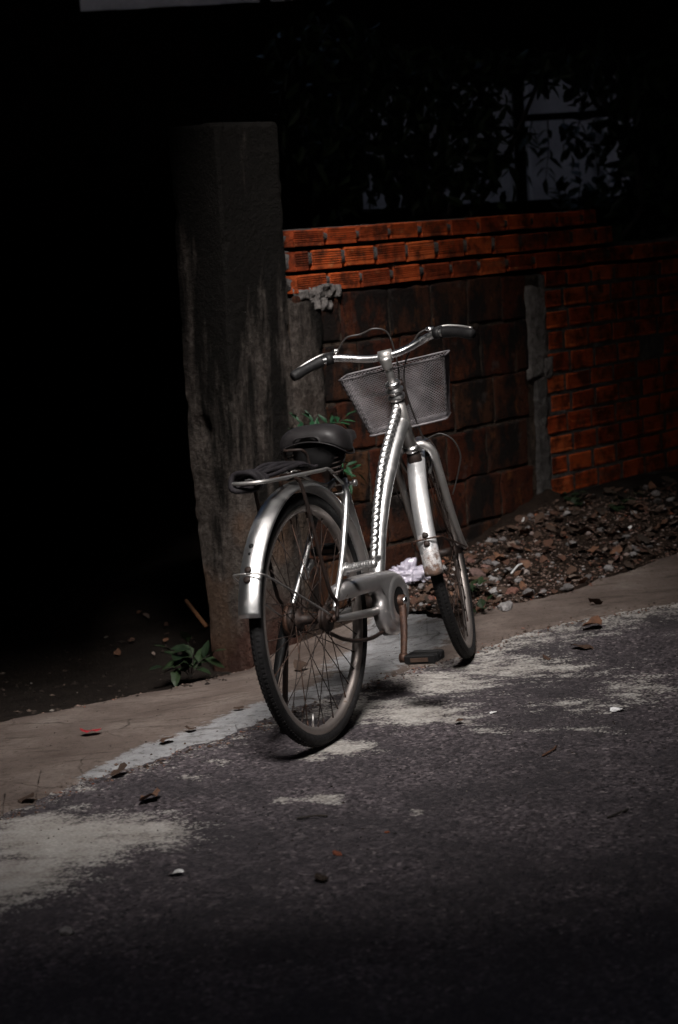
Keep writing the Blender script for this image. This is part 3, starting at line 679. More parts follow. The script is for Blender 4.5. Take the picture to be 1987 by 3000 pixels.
def m_concrete():
    t = NT('old_concrete')
    n1 = t.noise(3.5, 6, 0.6); n2 = t.noise(22, 7, 0.7); n3 = t.noise(120, 4, 0.7)
    c = t.ramp(n1, (0.3, (0.072, 0.054, 0.046)), (0.5, (0.118, 0.093, 0.081)), (0.62, (0.150, 0.122, 0.107)), (0.75, (0.190, 0.163, 0.147)))
    c = t.mix(t.ramp(n2, (0.35, 0.55), (0.6, 0)), c, (0.085, 0.068, 0.06))
    k = t.ramp(t.math('ADD', t.attr('cement'), t.math('MULTIPLY', t.math('SUBTRACT', t.noise(30, 8, 0.75), 0.5), 1.9)), (0.42, 0), (0.62, 0.85))
    c = t.mix(k, c, t.ramp(n2, (0.3, (0.20, 0.205, 0.215)), (0.7, (0.30, 0.305, 0.315))))
    mp = t.n('ShaderNodeMapping'); mp.inputs['Rotation'].default_value = (0, 0, -0.72); mp.inputs['Scale'].default_value = (1.0, 5.0, 1); t.l(t.co.outputs['Object'], mp.inputs[0])
    dl = t.noise(4.5, 8, 0.72, co=mp.outputs[0])
    c = t.mix(t.ramp(dl, (0.54, 0), (0.66, 0.75)), c, (0.045, 0.034, 0.028))
    c = t.mix(t.ramp(t.noise(48, 7, 0.8), (0.53, 0), (0.64, 0.7)), c, (0.046, 0.035, 0.030))
    vc = t.n('ShaderNodeTexVoronoi', feature='DISTANCE_TO_EDGE'); vc.inputs['Scale'].default_value = 3.2; vc.inputs['Randomness'].default_value = 1.0
    wv = t.n('ShaderNodeMix', data_type='VECTOR'); wv.inputs[0].default_value = 0.12; t.l(t.co.outputs['Object'], wv.inputs[4]); nn = t.n('ShaderNodeTexNoise'); nn.inputs['Scale'].default_value = 5; nn.inputs['Detail'].default_value = 5; t.l(t.co.outputs['Object'], nn.inputs['Vector']); t.l(nn.outputs['Color'], wv.inputs[5]); t.l(wv.outputs[1], vc.inputs['Vector'])
    ck = t.ramp(vc.outputs['Distance'], (0.0, 0.8), (0.012, 0.0)); ck = t.math('MULTIPLY', ck, t.ramp(n1, (0.45, 0), (0.6, 1)))
    c = t.mix(ck, c, (0.03, 0.024, 0.02))
    c = t.mix(t.ramp(n3, (0.60, 0), (0.70, 0.75)), c, (0.04, 0.033, 0.03))
    h = t.math('ADD', t.math('SUBTRACT', n2, ck), t.math('MULTIPLY', n3, 0.5))
    return t.set(c, 0.95, 0, 0.1, bump=h, bstr=0.6, bdist=0.012)
def m_soil(name='soil', a=(0.018, 0.013, 0.010), b=(0.060, 0.042, 0.032)):
    t = NT(name); n1 = t.noise(9, 6, 0.7); n2 = t.noise(70, 5, 0.7)
    return t.set(t.mix(0.5, t.ramp(n1, (0.3, a), (0.7, b)), t.ramp(n2, (0.35, a), (0.75, b))), 1.0, 0, 0.03, bump=t.math('ADD', n1, n2), bstr=0.8, bdist=0.02)
M['asphalt'] = m_asphalt(); M['concrete'] = m_concrete(); M['soil'] = m_soil('soil', (0.008, 0.006, 0.005), (0.032, 0.022, 0.017))
M['yard'] = m_soil('yard_soil', (0.008, 0.0065, 0.006), (0.030, 0.024, 0.020))

BL = [(150, 2450, 270, 95, 1.15), (380, 2430, 230, 60, 1.0), (60, 2550, 190, 70, 1.1), (430, 2400, 120, 30, .5), (1080, 2075, 270, 55, .75), (1000, 2185, 120, 26, .95), (1230, 2082, 170, 40, .95), (1500, 1950, 300, 45, .75), (1700, 2060, 220, 40, .55), (950, 2330, 62, 16, .95), (830, 2337, 50, 12, .75), (1220, 2372, 30, 10, .85),
      (560, 2270, 45, 12, .7), (640, 2225, 60, 10, .6), (1870, 2010, 170, 60, .6), (1290, 1990, 220, 50, .8), (925, 2212, 52, 13, .8), (1500, 2130, 200, 18, .5), (1350, 2110, 90, 16, .7), (1530, 2215, 60, 9, .5), (1750, 2130, 120, 16, .5)]
BW = []
for a, b, rx, ry, k in BL:
    c = gnd(a, b); ex = gnd(a + rx, b) - c; ey = gnd(a, b + ry) - c; BW.append((c[0], c[1], np.linalg.inv(np.array([[ex[0], ey[0]], [ex[1], ey[1]]])), k))
EcA = Ec[1:-1]
def smear(x, y, u, v):
    r_ = 0.0
    for cx_, cy_, inv, k in BW:
        q = inv @ np.array([x - cx_, y - cy_]); d2 = q @ q
        if d2 < 6: r_ = max(r_, k * math.exp(-0.85 * d2))
    dd = ((EcA[::4, 0] - x) ** 2 + (EcA[::4, 1] - y) ** 2).min() ** 0.5
    right = 1.0 if x > 0.25 else 0.75
    return max(r_, right * 0.62 * math.exp(-(dd / (0.28 if x > 0.25 else 0.10)) ** 2))
VV = [-0.08, -0.03] + list(np.arange(0.0, 2.4, 0.022)) + [2.45, 2.6, 2.9, 3.4, 4.0, 5, 7]
PER = np.array([WN[0], WN[1]])
road = sheet('road', UU, VV, lambda u, v: tuple(Ec[u] + PER * v + 0.0), M['asphalt'], {'smear': smear}, -0.006)
tag(road, kind='structure')
CBL = []
for a, b, rx, ry, k in ((700, 2112, 180, 36, 1.0), (480, 2190, 170, 34, 1.0), (320, 2252, 110, 24, .8), (1180, 1800, 140, 60, 0.9), (1150, 1900, 180, 60, 1.0), (1090, 1955, 130, 40, 1.0), (830, 2060, 90, 30, .9), (1000, 2000, 140, 35, .9)):
    c = gnd(a, b); ex = gnd(a + rx, b - rx * 0.38) - c; ey = gnd(a, b + ry) - c; CBL.append((c[0], c[1], np.linalg.inv(np.array([[ex[0], ey[0]], [ex[1], ey[1]]])), k))
def cement(x, y, u, v):
    r_ = 0.0
    for cx_, cy_, inv, k in CBL:
        q = inv @ np.array([x - cx_, y - cy_]); d2 = q @ q
        if d2 < 8: r_ = max(r_, k * math.exp(-0.7 * d2 ** 1.5))
    return r_
def apdz(x, y, uv):
    v = uv[:, 1]; e = np.clip((1 - np.abs(v * 2 - 1)) * 14, 0, 1) ** 0.6
    nz = np.array([fbm((a * 3, b * 3, 0), 4) for a, b in zip(x, y)])
    return -0.016 * (1 - e) + 0.006 * nz * e
apron = sheet('pavement', UU, list(np.linspace(0, 1, 46)), lambda u, v: tuple(Ec[u] * (1 - v) + Lc[u] * v), M['concrete'], {'cement': cement}, apdz)
tag(apron, kind='structure')
# base ground to the horizon
gx = np.concatenate([[-400, -120, -40, -15, -8], np.arange(-5, 5.01, 0.1), [8, 15, 40, 120, 400]]); gy = np.concatenate([[-400, -120, -40, -15, -6, -3, 0, 1], np.arange(2, 12.01, 0.1), [15, 40, 120, 400]])
ground = sheet('ground', list(gx), list(gy), lambda u, v: (u, v), M['yard'], None, lambda x, y, uv: -0.03 + 0.02 * np.array([fbm((a * 2.5, b * 2.5, 1), 4) for a, b in zip(x, y)]))
tag(ground, kind='structure')
# litter verge between the pavement and the walls
iv = [i for i in range(1, NU + 1) if Lc[i][0] > -0.25]
Vc = []
for i in iv:
    p = np.array([Lc[i][0], Lc[i][1]]); s_ = (p - W0[:2]) @ WD[:2]; Vc.append(W0[:2] + WD[:2] * (s_ + 0.12) - WN[:2] * 0.02)
def vdz(x, y, uv):
    v = uv[:, 1]
    nz = np.array([fbm((a * 6, b * 6, 2), 5) for a, b in zip(x, y)]); n2_ = np.array([fbm((a * 28, b * 28, 4), 3) for a, b in zip(x, y)])
    return np.where(v < 0.03, -0.012, 0.008) + 0.016 * nz * np.clip(v * 5, 0, 1) + 0.008 * n2_ * np.clip(v * 8, 0, 1)
verge = sheet('verge', list(range(len(iv))), list(np.linspace(0, 1, 70)), lambda u, v: tuple((Lc[iv[u]] - (Vc[u] - Lc[iv[u]]) * 0.05) * (1 - v) + Vc[u] * v), M['soil'], None, vdz)
tag(verge, kind='structure')

# ---- masonry materials
def m_brick():
    t = NT('new_red_brick'); R_ = t.objrand(); P = t.n('ShaderNodeNewGeometry').outputs['Position']
    c = t.ramp(R_, (0.0, (0.20, 0.034, 0.012)), (0.2, (0.38, 0.075, 0.020)), (0.4, (0.27, 0.046, 0.014)), (0.6, (0.44, 0.10, 0.030)), (0.8, (0.33, 0.058, 0.016)), (1.0, (0.16, 0.030, 0.012)))
    n1 = t.noise(11, 6, 0.7, co=P); n2 = t.noise(60, 5, 0.7, co=P); n3 = t.noise(26, 6, 0.75, co=P)
    c = t.mix(t.ramp(n1, (0.40, 0.9), (0.56, 0)), c, (0.055, 0.016, 0.009))
    c = t.mix(t.ramp(n3, (0.60, 0), (0.68, 0.55)), c, (0.36, 0.16, 0.07))
    c = t.mix(t.ramp(n3, (0.30, 0.7), (0.40, 0)), c, (0.028, 0.020, 0.017))
    c = t.mix(t.ramp(n2, (0.66, 0), (0.74, 0.45)), c, (0.22, 0.18, 0.16))
    return t.set(c, 0.95, 0, 0.05, bump=t.math('ADD', n2, n3), bstr=0.5, bdist=0.006)
def m_mortar(name, a, b, c_=(0.03, 0.028, 0.026)):
    t = NT(name); P = t.n('ShaderNodeNewGeometry').outputs['Position']
    n1 = t.noise(8, 6, 0.65, co=P); n2 = t.noise(55, 5, 0.7, co=P)
    c = t.mix(t.ramp(n2, (0.35, 0.6), (0.6, 0)), t.ramp(n1, (0.3, a), (0.7, b)), c_)
    return t.set(c, 1.0, 0, 0.03, bump=t.math('ADD', n1, n2), bstr=1.0, bdist=0.014)
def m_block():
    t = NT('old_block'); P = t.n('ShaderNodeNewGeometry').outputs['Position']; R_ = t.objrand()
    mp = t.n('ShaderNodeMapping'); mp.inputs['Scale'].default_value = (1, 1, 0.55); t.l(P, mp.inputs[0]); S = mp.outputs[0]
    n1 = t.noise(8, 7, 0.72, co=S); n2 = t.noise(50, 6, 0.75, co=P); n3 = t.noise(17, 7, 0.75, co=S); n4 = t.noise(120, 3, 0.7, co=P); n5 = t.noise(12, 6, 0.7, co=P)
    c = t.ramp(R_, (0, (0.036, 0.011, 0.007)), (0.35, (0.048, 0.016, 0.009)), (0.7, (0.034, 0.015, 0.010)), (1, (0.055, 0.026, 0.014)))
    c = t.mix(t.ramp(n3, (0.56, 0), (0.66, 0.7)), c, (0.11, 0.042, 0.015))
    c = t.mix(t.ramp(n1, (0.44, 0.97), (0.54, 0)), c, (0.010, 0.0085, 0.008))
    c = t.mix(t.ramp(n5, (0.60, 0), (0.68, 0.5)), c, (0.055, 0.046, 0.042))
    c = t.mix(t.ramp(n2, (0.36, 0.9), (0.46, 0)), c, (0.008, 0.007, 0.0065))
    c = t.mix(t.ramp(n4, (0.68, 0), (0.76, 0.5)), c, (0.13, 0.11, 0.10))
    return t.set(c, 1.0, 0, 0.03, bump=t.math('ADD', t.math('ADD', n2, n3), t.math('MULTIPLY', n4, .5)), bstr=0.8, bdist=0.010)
def m_pillar():
    t = NT('stained_render'); P = t.n('ShaderNodeNewGeometry').outputs['Position']
    mp = t.n('ShaderNodeMapping'); mp.inputs['Scale'].default_value = (1, 1, 0.16); t.l(P, mp.inputs[0])
    st = t.noise(9, 6, 0.65, co=mp.outputs[0]); n2 = t.noise(40, 6, 0.7, co=P); n3 = t.noise(150, 3, 0.7, co=P); n4 = t.noise(2.6, 3, 0.5, co=P)
    c = t.ramp(n2, (0.32, (0.026, 0.021, 0.019)), (0.55, (0.058, 0.049, 0.043)), (0.72, (0.115, 0.100, 0.090)))
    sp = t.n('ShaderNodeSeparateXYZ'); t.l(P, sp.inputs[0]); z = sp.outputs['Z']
    # real mould streaks, darkened upward to paint in the light's falloff; reddish brick shows through worn render near the foot
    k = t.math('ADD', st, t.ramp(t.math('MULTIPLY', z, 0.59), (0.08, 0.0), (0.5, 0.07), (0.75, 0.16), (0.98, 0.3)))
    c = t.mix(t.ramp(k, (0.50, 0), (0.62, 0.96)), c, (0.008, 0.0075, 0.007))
    pt = t.noise(85, 4, 0.75, co=P); c = t.mix(t.ramp(pt, (0.30, 0.9), (0.40, 0)), c, (0.008, 0.007, 0.006))
    zr = t.math('ADD', z, t.math('MULTIPLY', n4, 0.6))
    c = t.mix(t.ramp(zr, (0.22, 0.75), (0.34, 0)), c, (0.036, 0.015, 0.011))
    bn = t.math('MULTIPLY', t.ramp(n4, (0.50, 0), (0.58, 0.6)), t.ramp(z, (0.35, 1.0), (0.8, 0.0)))
    c = t.mix(bn, c, (0.085, 0.052, 0.035))
    c = t.mix(t.ramp(n3, (0.70, 0), (0.76, 0.7)), c, (0.24, 0.22, 0.21))
    return t.set(c, 1.0, 0, 0.02, bump=t.math('ADD', t.math('ADD', n2, st), t.math('MULTIPLY', n3, 0.4)), bstr=1.0, bdist=0.014)
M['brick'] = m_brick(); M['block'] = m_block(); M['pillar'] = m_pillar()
M['mortar'] = m_mortar('grey_mortar', (0.045, 0.041, 0.039), (0.115, 0.107, 0.103))
M['mortar_dark'] = m_mortar('mouldy_mortar', (0.018, 0.015, 0.013), (0.085, 0.062, 0.048), (0.010, 0.009, 0.008))
M['mortar_lump'] = m_mortar('pale_mortar', (0.075, 0.067, 0.062), (0.20, 0.185, 0.178), (0.028, 0.024, 0.022))
def wmat(): return Matrix([[WD[0], -WN[0], 0, W0[0]], [WD[1], -WN[1], 0, W0[1]], [0, 0, 1, 0], [0, 0, 0, 1]])   # x along, -y out of the face, z up
def slab(name, mat, parent, s0, s1, z0, z1, front, back, amp, ds=0.02, edge=None, seed=0):
    """rough-faced slab: s along the wall, y = -front on the face"""
    ns = max(2, int((s1 - s0) / ds)); nz_ = max(2, int((z1 - z0) / ds)); v = []; f = []
    for i in range(ns + 1):
        for j in range(nz_ + 1):
            s_ = s0 + (s1 - s0) * i / ns; z = z0 + (z1 - z0) * j / nz_; fq = 0.28 / ds; y = -front - amp * fbm((s_ * fq, z * fq, seed), 5)
            if edge:
                s_ += edge * noise.noise(Vector((s_ * 9, z * 9, seed + 5))) * (1 if i in (0, ns) else 0.6); z += edge * noise.noise(Vector((s_ * 9, z * 9, seed + 9))) * (1 if j in (0, nz_) else 0.6)
            if i in (0, ns) or j in (0, nz_): y = back
            v.append((s_, y, z))
    for i in range(ns):
        for j in range(nz_):
            p = i * (nz_ + 1) + j; f.append((p, p + nz_ + 1, p + nz_ + 2, p + 1))
    m = MB(); m.add(v, f); return m.build(name, mat, parent)
SCL = 1.0214
def zs(z): return 1.389 + (z - 1.389) * SCL
ROW = [zs(z) for z in (1.322, 1.250, 1.167, 1.092, 1.017, 0.934, 0.850, 0.765, 0.677, 0.598, 0.517, 0.430, 0.348, 0.265, 0.182, 0.10, 0.02)]
BWALL = empty('brick_wall', wmat()); tag(BWALL, 'unplastered wall of ribbed orange bricks with grey mortar, stepping down at its end', 'wall')
OWALL = empty('block_wall', wmat()); tag(OWALL, 'old mouldy block wall under three courses of new orange bricks', 'wall')
# ribbed brick meshes
def brick_mesh(k):
    r = random.Random(k); L_, H, D_ = 0.166, 0.070, 0.085; pr = [(-H / 2, 0.003), (-H / 2 + 0.003, 0.0)]
    g0 = -H / 2 + 0.016; n = 6
    for i in range(n):
        z = g0 + i * (H / 2 - 0.004 - g0) / n; pr += [(z, 0.0), (z + 0.0012, 0.0038), (z + 0.0032, 0.0038), (z + 0.0045, 0.0)]
    pr += [(H / 2 - 0.003, 0.0), (H / 2, 0.003)]
    v = []; f = []
    for sx in (-1, 1):
        for z, y in pr: v.append((sx * (L_ / 2 - (0.002 if y == 0.003 else 0)) + r.uniform(-.0015, .0015), y + r.uniform(-.0006, .0006), z + r.uniform(-.0004, .0004)))
        v.append((sx * L_ / 2, D_, H / 2)); v.append((sx * L_ / 2, D_, -H / 2))
    N = len(pr) + 2
    for i in range(N - 1): f.append((i, N + i, N + i + 1, i + 1))
    f.append(tuple(range(N))); f.append(tuple(N + i for i in range(N))[::-1])
    m = MB(); m.add(v, f, False); me = m.mesh('brick'); me.materials.append(M['brick']); return me
BRM = [brick_mesh(k) for k in range(6)]
SP_ = 0.1805
ph0 = wpx(954, 700)[0]; ph1 = wpx(910, 770)[0]; ph4 = wpx(1663, 880)[0]; ph5 = wpx(1650, 930)[0]
S_RW = wpx(1600, 1100)[0]
for r_ in range(16):
    zt, zb = ROW[r_], ROW[r_ + 1]; hgt_ = zt - zb - 0.0145
    if r_ < 3: s0 = 0.022; joint = ph0 if r_ % 2 == 0 else ph1
    else: s0 = S_RW + 0.02 * math.sin(r_ * 2.3) + 0.012; joint = ph4 if r_ % 2 == 1 else ph5
    s1 = (wpx(1748, 630)[0], wpx(1795, 690)[0])[r_] if r_ < 2 else 3.5
    k0 = math.floor((s0 - joint) / SP_)
    for k in range(k0, 40):
        a = max(joint + k * SP_ + rnd.uniform(.009, .014), s0); b = min(joint + (k + 1) * SP_ - rnd.uniform(.009, .014), s1)
        if b - a < 0.035: continue
        if a > s1: break
        hx, hz = wpx(1915, 1028)
        if a < hx < b and zb < hz < zt: continue          # one brick is missing
        big = r_ < 3
        o = link('brick', rnd.choice(BRM), BWALL, ((a + b) / 2 + rnd.uniform(-.0025, .0025), -rnd.uniform(-0.001, 0.0045), (zt + zb) / 2 + rnd.uniform(-.0025, .0025)), (rnd.uniform(-.012, .012), rnd.uniform(-.014, .014), rnd.uniform(-.012, .012)), ((b - a) / 0.166 * rnd.uniform(.975, 1.0), 1, hgt_ / 0.070 * rnd.uniform(.95, 1.02)))
# joints sit a little behind the brick faces
slab('mortar', M['mortar'], BWALL, 0.012, wpx(1750, 630)[0], ROW[1] + 0.004, ROW[0] - 0.006, -0.0035, 0.085, 0.0035, 0.02, None, 1)
slab('mortar', M['mortar'], BWALL, 0.010, wpx(1797, 690)[0], ROW[2] + 0.004, ROW[1] + 0.0035, -0.0035, 0.085, 0.0035, 0.02, None, 2)
slab('mortar', M['mortar'], BWALL, 0.008, 3.5, ROW[3] + 0.004, ROW[2] + 0.0035, -0.0035, 0.085, 0.0035, 0.025, None, 3)
slab('mortar', M['mortar'], BWALL, S_RW - 0.03, 3.5, -0.15, ROW[3] + 0.0035, -0.0035, 0.085, 0.0035, 0.025, None, 4)
# mortar squeezed out of a few joints
for k in range(34):
    r_ = rnd.randrange(0, 15); s_ = rnd.uniform(0.05, 1.9) if r_ < 3 else rnd.uniform(S_RW, 2.9)
    if r_ == 0 and s_ > 1.8: continue
    w_ = rnd.uniform(0.03, 0.09); slab('mortar_smear', M['mortar_lump'] if rnd.random() < .35 else M['mortar'], BWALL, s_, s_ + w_, ROW[r_ + 1] - 0.002, ROW[r_ + 1] + rnd.uniform(0.008, 0.016), 0.0015, 0.03, 0.006, 0.008, 0.012, k)
# pale broken mortar lump by the pillar
for k, (a, b, c, d, am) in enumerate(((872, 905, 842, 876, .012), (898, 950, 836, 905, .018), (940, 1002, 832, 872, .016), (935, 975, 870, 915, .012))):
    sa, za = wpx(a, c); sb, zb = wpx(b, d); slab('mortar_lump', M['mortar_lump'], BWALL, sa, sb, zb, za, 0.012, 0.02, am, 0.007, 0.02, 40 + k)
# old blocks
zr = [wpx(1450, y)[1] for y in (828, 945, 1102, 1242, 1385, 1520, 1660, 1800)]
zr[0] = ROW[3] - 0.003
s_end = wpx(1545, 1000)[0]; S_PL = wpx(968, 1000)[0]
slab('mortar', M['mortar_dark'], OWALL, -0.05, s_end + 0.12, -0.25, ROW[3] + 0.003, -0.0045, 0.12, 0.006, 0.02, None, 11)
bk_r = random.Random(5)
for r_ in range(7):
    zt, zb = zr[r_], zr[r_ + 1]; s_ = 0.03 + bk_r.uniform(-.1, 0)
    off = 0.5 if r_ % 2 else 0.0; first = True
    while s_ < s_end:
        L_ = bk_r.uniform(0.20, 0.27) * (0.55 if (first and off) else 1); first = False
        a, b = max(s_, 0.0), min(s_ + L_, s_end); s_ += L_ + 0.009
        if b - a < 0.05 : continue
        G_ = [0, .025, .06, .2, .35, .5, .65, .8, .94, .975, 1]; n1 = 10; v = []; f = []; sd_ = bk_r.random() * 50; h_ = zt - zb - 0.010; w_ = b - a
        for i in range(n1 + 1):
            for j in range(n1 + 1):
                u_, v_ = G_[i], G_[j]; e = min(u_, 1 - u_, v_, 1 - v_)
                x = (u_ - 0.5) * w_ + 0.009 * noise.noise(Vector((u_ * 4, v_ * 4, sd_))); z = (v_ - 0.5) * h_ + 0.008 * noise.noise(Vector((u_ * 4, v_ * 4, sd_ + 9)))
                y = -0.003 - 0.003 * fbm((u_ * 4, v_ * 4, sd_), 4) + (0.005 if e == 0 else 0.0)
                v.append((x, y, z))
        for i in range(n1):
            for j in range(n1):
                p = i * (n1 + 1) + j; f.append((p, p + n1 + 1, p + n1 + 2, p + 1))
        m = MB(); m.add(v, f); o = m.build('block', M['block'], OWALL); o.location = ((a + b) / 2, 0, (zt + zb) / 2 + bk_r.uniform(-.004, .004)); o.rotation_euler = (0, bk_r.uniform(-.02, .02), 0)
# render patch beside the pillar, mortar pilaster at the joint of the two walls
sa, za = wpx(868, 872); sb, zb = wpx(966, 1290)
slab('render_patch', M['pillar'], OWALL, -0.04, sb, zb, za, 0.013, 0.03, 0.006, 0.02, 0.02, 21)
sa = wpx(1541, 1000)[0]; sb = wpx(1604, 1000)[0]
slab('mortar_strip', M['mortar_lump'], OWALL, sa, sb - 0.01, wpx(1580, 1110)[1], wpx(1570, 835)[1], 0.012, 0.02, 0.012, 0.012, 0.03, 31)
slab('mortar_strip', M['mortar'], OWALL, sa + 0.035, sb - 0.012, -0.1, wpx(1580, 1100)[1], 0.008, 0.02, 0.008, 0.012, 0.02, 33)
slab('mortar_strip', M['mortar_lump'], OWALL, sb - 0.055, sb + 0.03, wpx(1580, 1115)[1], wpx(1580, 1045)[1], 0.010, 0.02, 0.012, 0.010, 0.025, 35)

# ---- the concrete gate pillar
PC = at(692, 1300, 6.93); PC[2] = 0
PA, PB, PZ0, PZ1 = 0.312, 0.235, -0.30, at(690, 366, 6.95)[2]
def topx(P):
    d = np.asarray(P) - _o; z = d @ _fw; return (993.5 + FPX * (d @ _r) / z, 1500 - FPX * (d @ _u) / z)
for nm_, P in (('corner', PC + [0, 0, .8]), ('right', PC + WD * PA + [0, 0, .8]), ('left', PC - WN * PB + [0, 0, .8]), ('wall0', wp(0, .8))): print('PIX', nm_, topx(P))
def pillar():
    per = 2 * (PA + PB); nl = 200; nh = 220; v = []; f = []
    for j in range(nh + 1):
        z = PZ0 + (PZ1 - PZ0) * j / nh
        for i in range(nl):
            d = per * i / nl; r0 = 0.016
            # corner at the origin; a along the wall, b back from the face
            if d < PA: a, b, n = d, 0, (0, -1)
            elif d < PA + PB: a, b, n = PA, d - PA, (1, 0)
            elif d < 2 * PA + PB: a, b, n = PA - (d - PA - PB), PB, (0, 1)
            else: a, b, n = 0, PB - (d - 2 * PA - PB), (-1, 0)
            e = min(abs(d - q) for q in (0, PA, PA + PB, 2 * PA + PB, per)); rnd_ = max(0, 1 - e / 0.009) * 0.006
            ca, cb = PA / 2, PB / 2; p = Vector((a * 9, b * 9, z * 5))
            h = 0.0035 * fbm(p, 5) + 0.003 * noise.noise(Vector((a * 2, b * 2, z * 1.3)))
            cid = round(d / per * 4) * 3.7
            ch = noise.noise(Vector((cid, z * 9, 2.2))) + 0.5 * noise.noise(Vector((cid, z * 26, 5.2))); near = max(0, 1 - e / 0.028)
            h -= near * max(0, ch - 0.18) * 0.035
            foot = max(0.0, min(1.0, (0.36 - z) / 0.42)) + 0.25 * max(0.0, min(1.0, (0.52 - z) / 0.05))
            wb_ = 0.055 * foot * max(0.0, (b - 0.05) / PB) if n == (-1, 0) else (0.055 * foot if (b > PB - .001 and a < .05) else 0)
            if n == (-1, 0):
                hh = math.exp(-(((b - 0.155) / 0.03) ** 2 + ((z - 0.655) / 0.04) ** 2)); h -= 0.04 * hh
            if j == nh: h -= 0.006
            aa = a + n[0] * h + (rnd_ if a < ca else -rnd_); bb = b + n[1] * h + (rnd_ if b < cb else -rnd_)
            aa = aa + wb_; zz = z + (0.012 * fbm((a * 12, b * 12, 3), 3) if j == nh else 0)
            q = PC + WD * aa - WN * bb; v.append((q[0], q[1], zz))
    for j in range(nh):
        for i in range(nl):
            k = (i + 1) % nl; f.append((j * nl + i, j * nl + k, (j + 1) * nl + k, (j + 1) * nl + i))
    q = PC + WD * PA / 2 - WN * PB / 2; v.append((q[0], q[1], PZ1 + 0.012)); c = len(v) - 1
    for i in range(nl): f.append((nh * nl + i, nh * nl + (i + 1) % nl, c))
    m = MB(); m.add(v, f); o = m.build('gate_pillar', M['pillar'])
    return tag(o, 'tall square concrete pillar streaked with black mould, left end of the walls', 'pillar')
pillar()

# ================================================================== behind the walls
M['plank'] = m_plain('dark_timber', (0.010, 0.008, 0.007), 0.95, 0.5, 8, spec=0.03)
M['pale_wall'] = m_mortar('pale_house_render', (0.17, 0.16, 0.175), (0.24, 0.23, 0.245), (0.14, 0.135, 0.145))
M['tin'] = m_plain('rusty_tin', (0.030, 0.022, 0.019), 0.8, 0.5, 3, metal=0.2)
M['house'] = m_mortar('added_wall_render', (0.03, 0.027, 0.025), (0.06, 0.052, 0.05))
SY = 10.6
def xat(px, d): return (px - 993.5) / FPX * d
SHED = empty('shed', loc=(0, SY, 0)); tag(SHED, 'dark timber shed with a wide open window behind the brick wall', 'shed')
ztop = at(600, 30, SY)[2] ; wx0, wx1 = at(1035, 400, SY)[0], at(1835, 450, SY)[0]; wz0, wz1 = at(1650, 598, SY)[2], at(1500, 225, SY)[2]
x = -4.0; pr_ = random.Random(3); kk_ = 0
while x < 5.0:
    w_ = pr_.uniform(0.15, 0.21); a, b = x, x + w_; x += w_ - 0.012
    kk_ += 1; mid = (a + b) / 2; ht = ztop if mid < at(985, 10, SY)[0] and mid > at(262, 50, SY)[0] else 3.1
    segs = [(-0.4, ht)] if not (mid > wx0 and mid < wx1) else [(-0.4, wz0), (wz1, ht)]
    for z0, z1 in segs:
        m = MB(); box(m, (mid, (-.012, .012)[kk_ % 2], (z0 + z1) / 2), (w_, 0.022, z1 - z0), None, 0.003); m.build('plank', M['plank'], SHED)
for a, b in (((wx0, wx1), wz0), ((wx0, wx1), wz1)):
    m = MB(); box(m, ((a[0] + a[1]) / 2, -0.03, b), (a[1] - a[0] + 0.1, 0.06, 0.06), None, 0.006); m.build('window_rail', M['plank'], SHED)
pxx = at(1514, 470, SY)[0]; m = MB(); box(m, (pxx, -0.05, (wz0 + wz1) / 2), (0.055, 0.055, wz1 - wz0), None, 0.005); m.build('window_post', M['plank'], SHED)
zb_ = at(1620, 346, SY)[2]; m = MB(); box(m, ((pxx + wx1) / 2, -0.05, zb_), (wx1 - pxx, 0.03, 0.035), None, 0.004); m.build('window_bar', M['plank'], SHED)
m = MB(); box(m, (at(780, 20, SY)[0], 0.06, ztop + 0.4), (0.055, 0.055, 1.4), None, 0.005); m.build('post', M['plank'], SHED)
HOUSE = empty('house', loc=(0, 14.2, 0)); tag(HOUSE, 'pale grey rendered house wall seen through the shed window', 'house')
m = MB(); box(m, (0.5, 0.1, 1.9), (12, 0.2, 4.4)); m.build('wall', M['pale_wall'], HOUSE)
m = MB(); box(m, (0.5, -0.25, 4.15), (12.4, 0.9, 0.10), None, 0.01); m.build('eave', M['plank'], HOUSE)
for hx in (1.42, 1.95):
    m = MB(); tube(m, [(hx, -0.03, -0.3), (hx, -0.03, 4.0)], 0.02, 8); m.build('downpipe', M['pale_wall'], HOUSE)

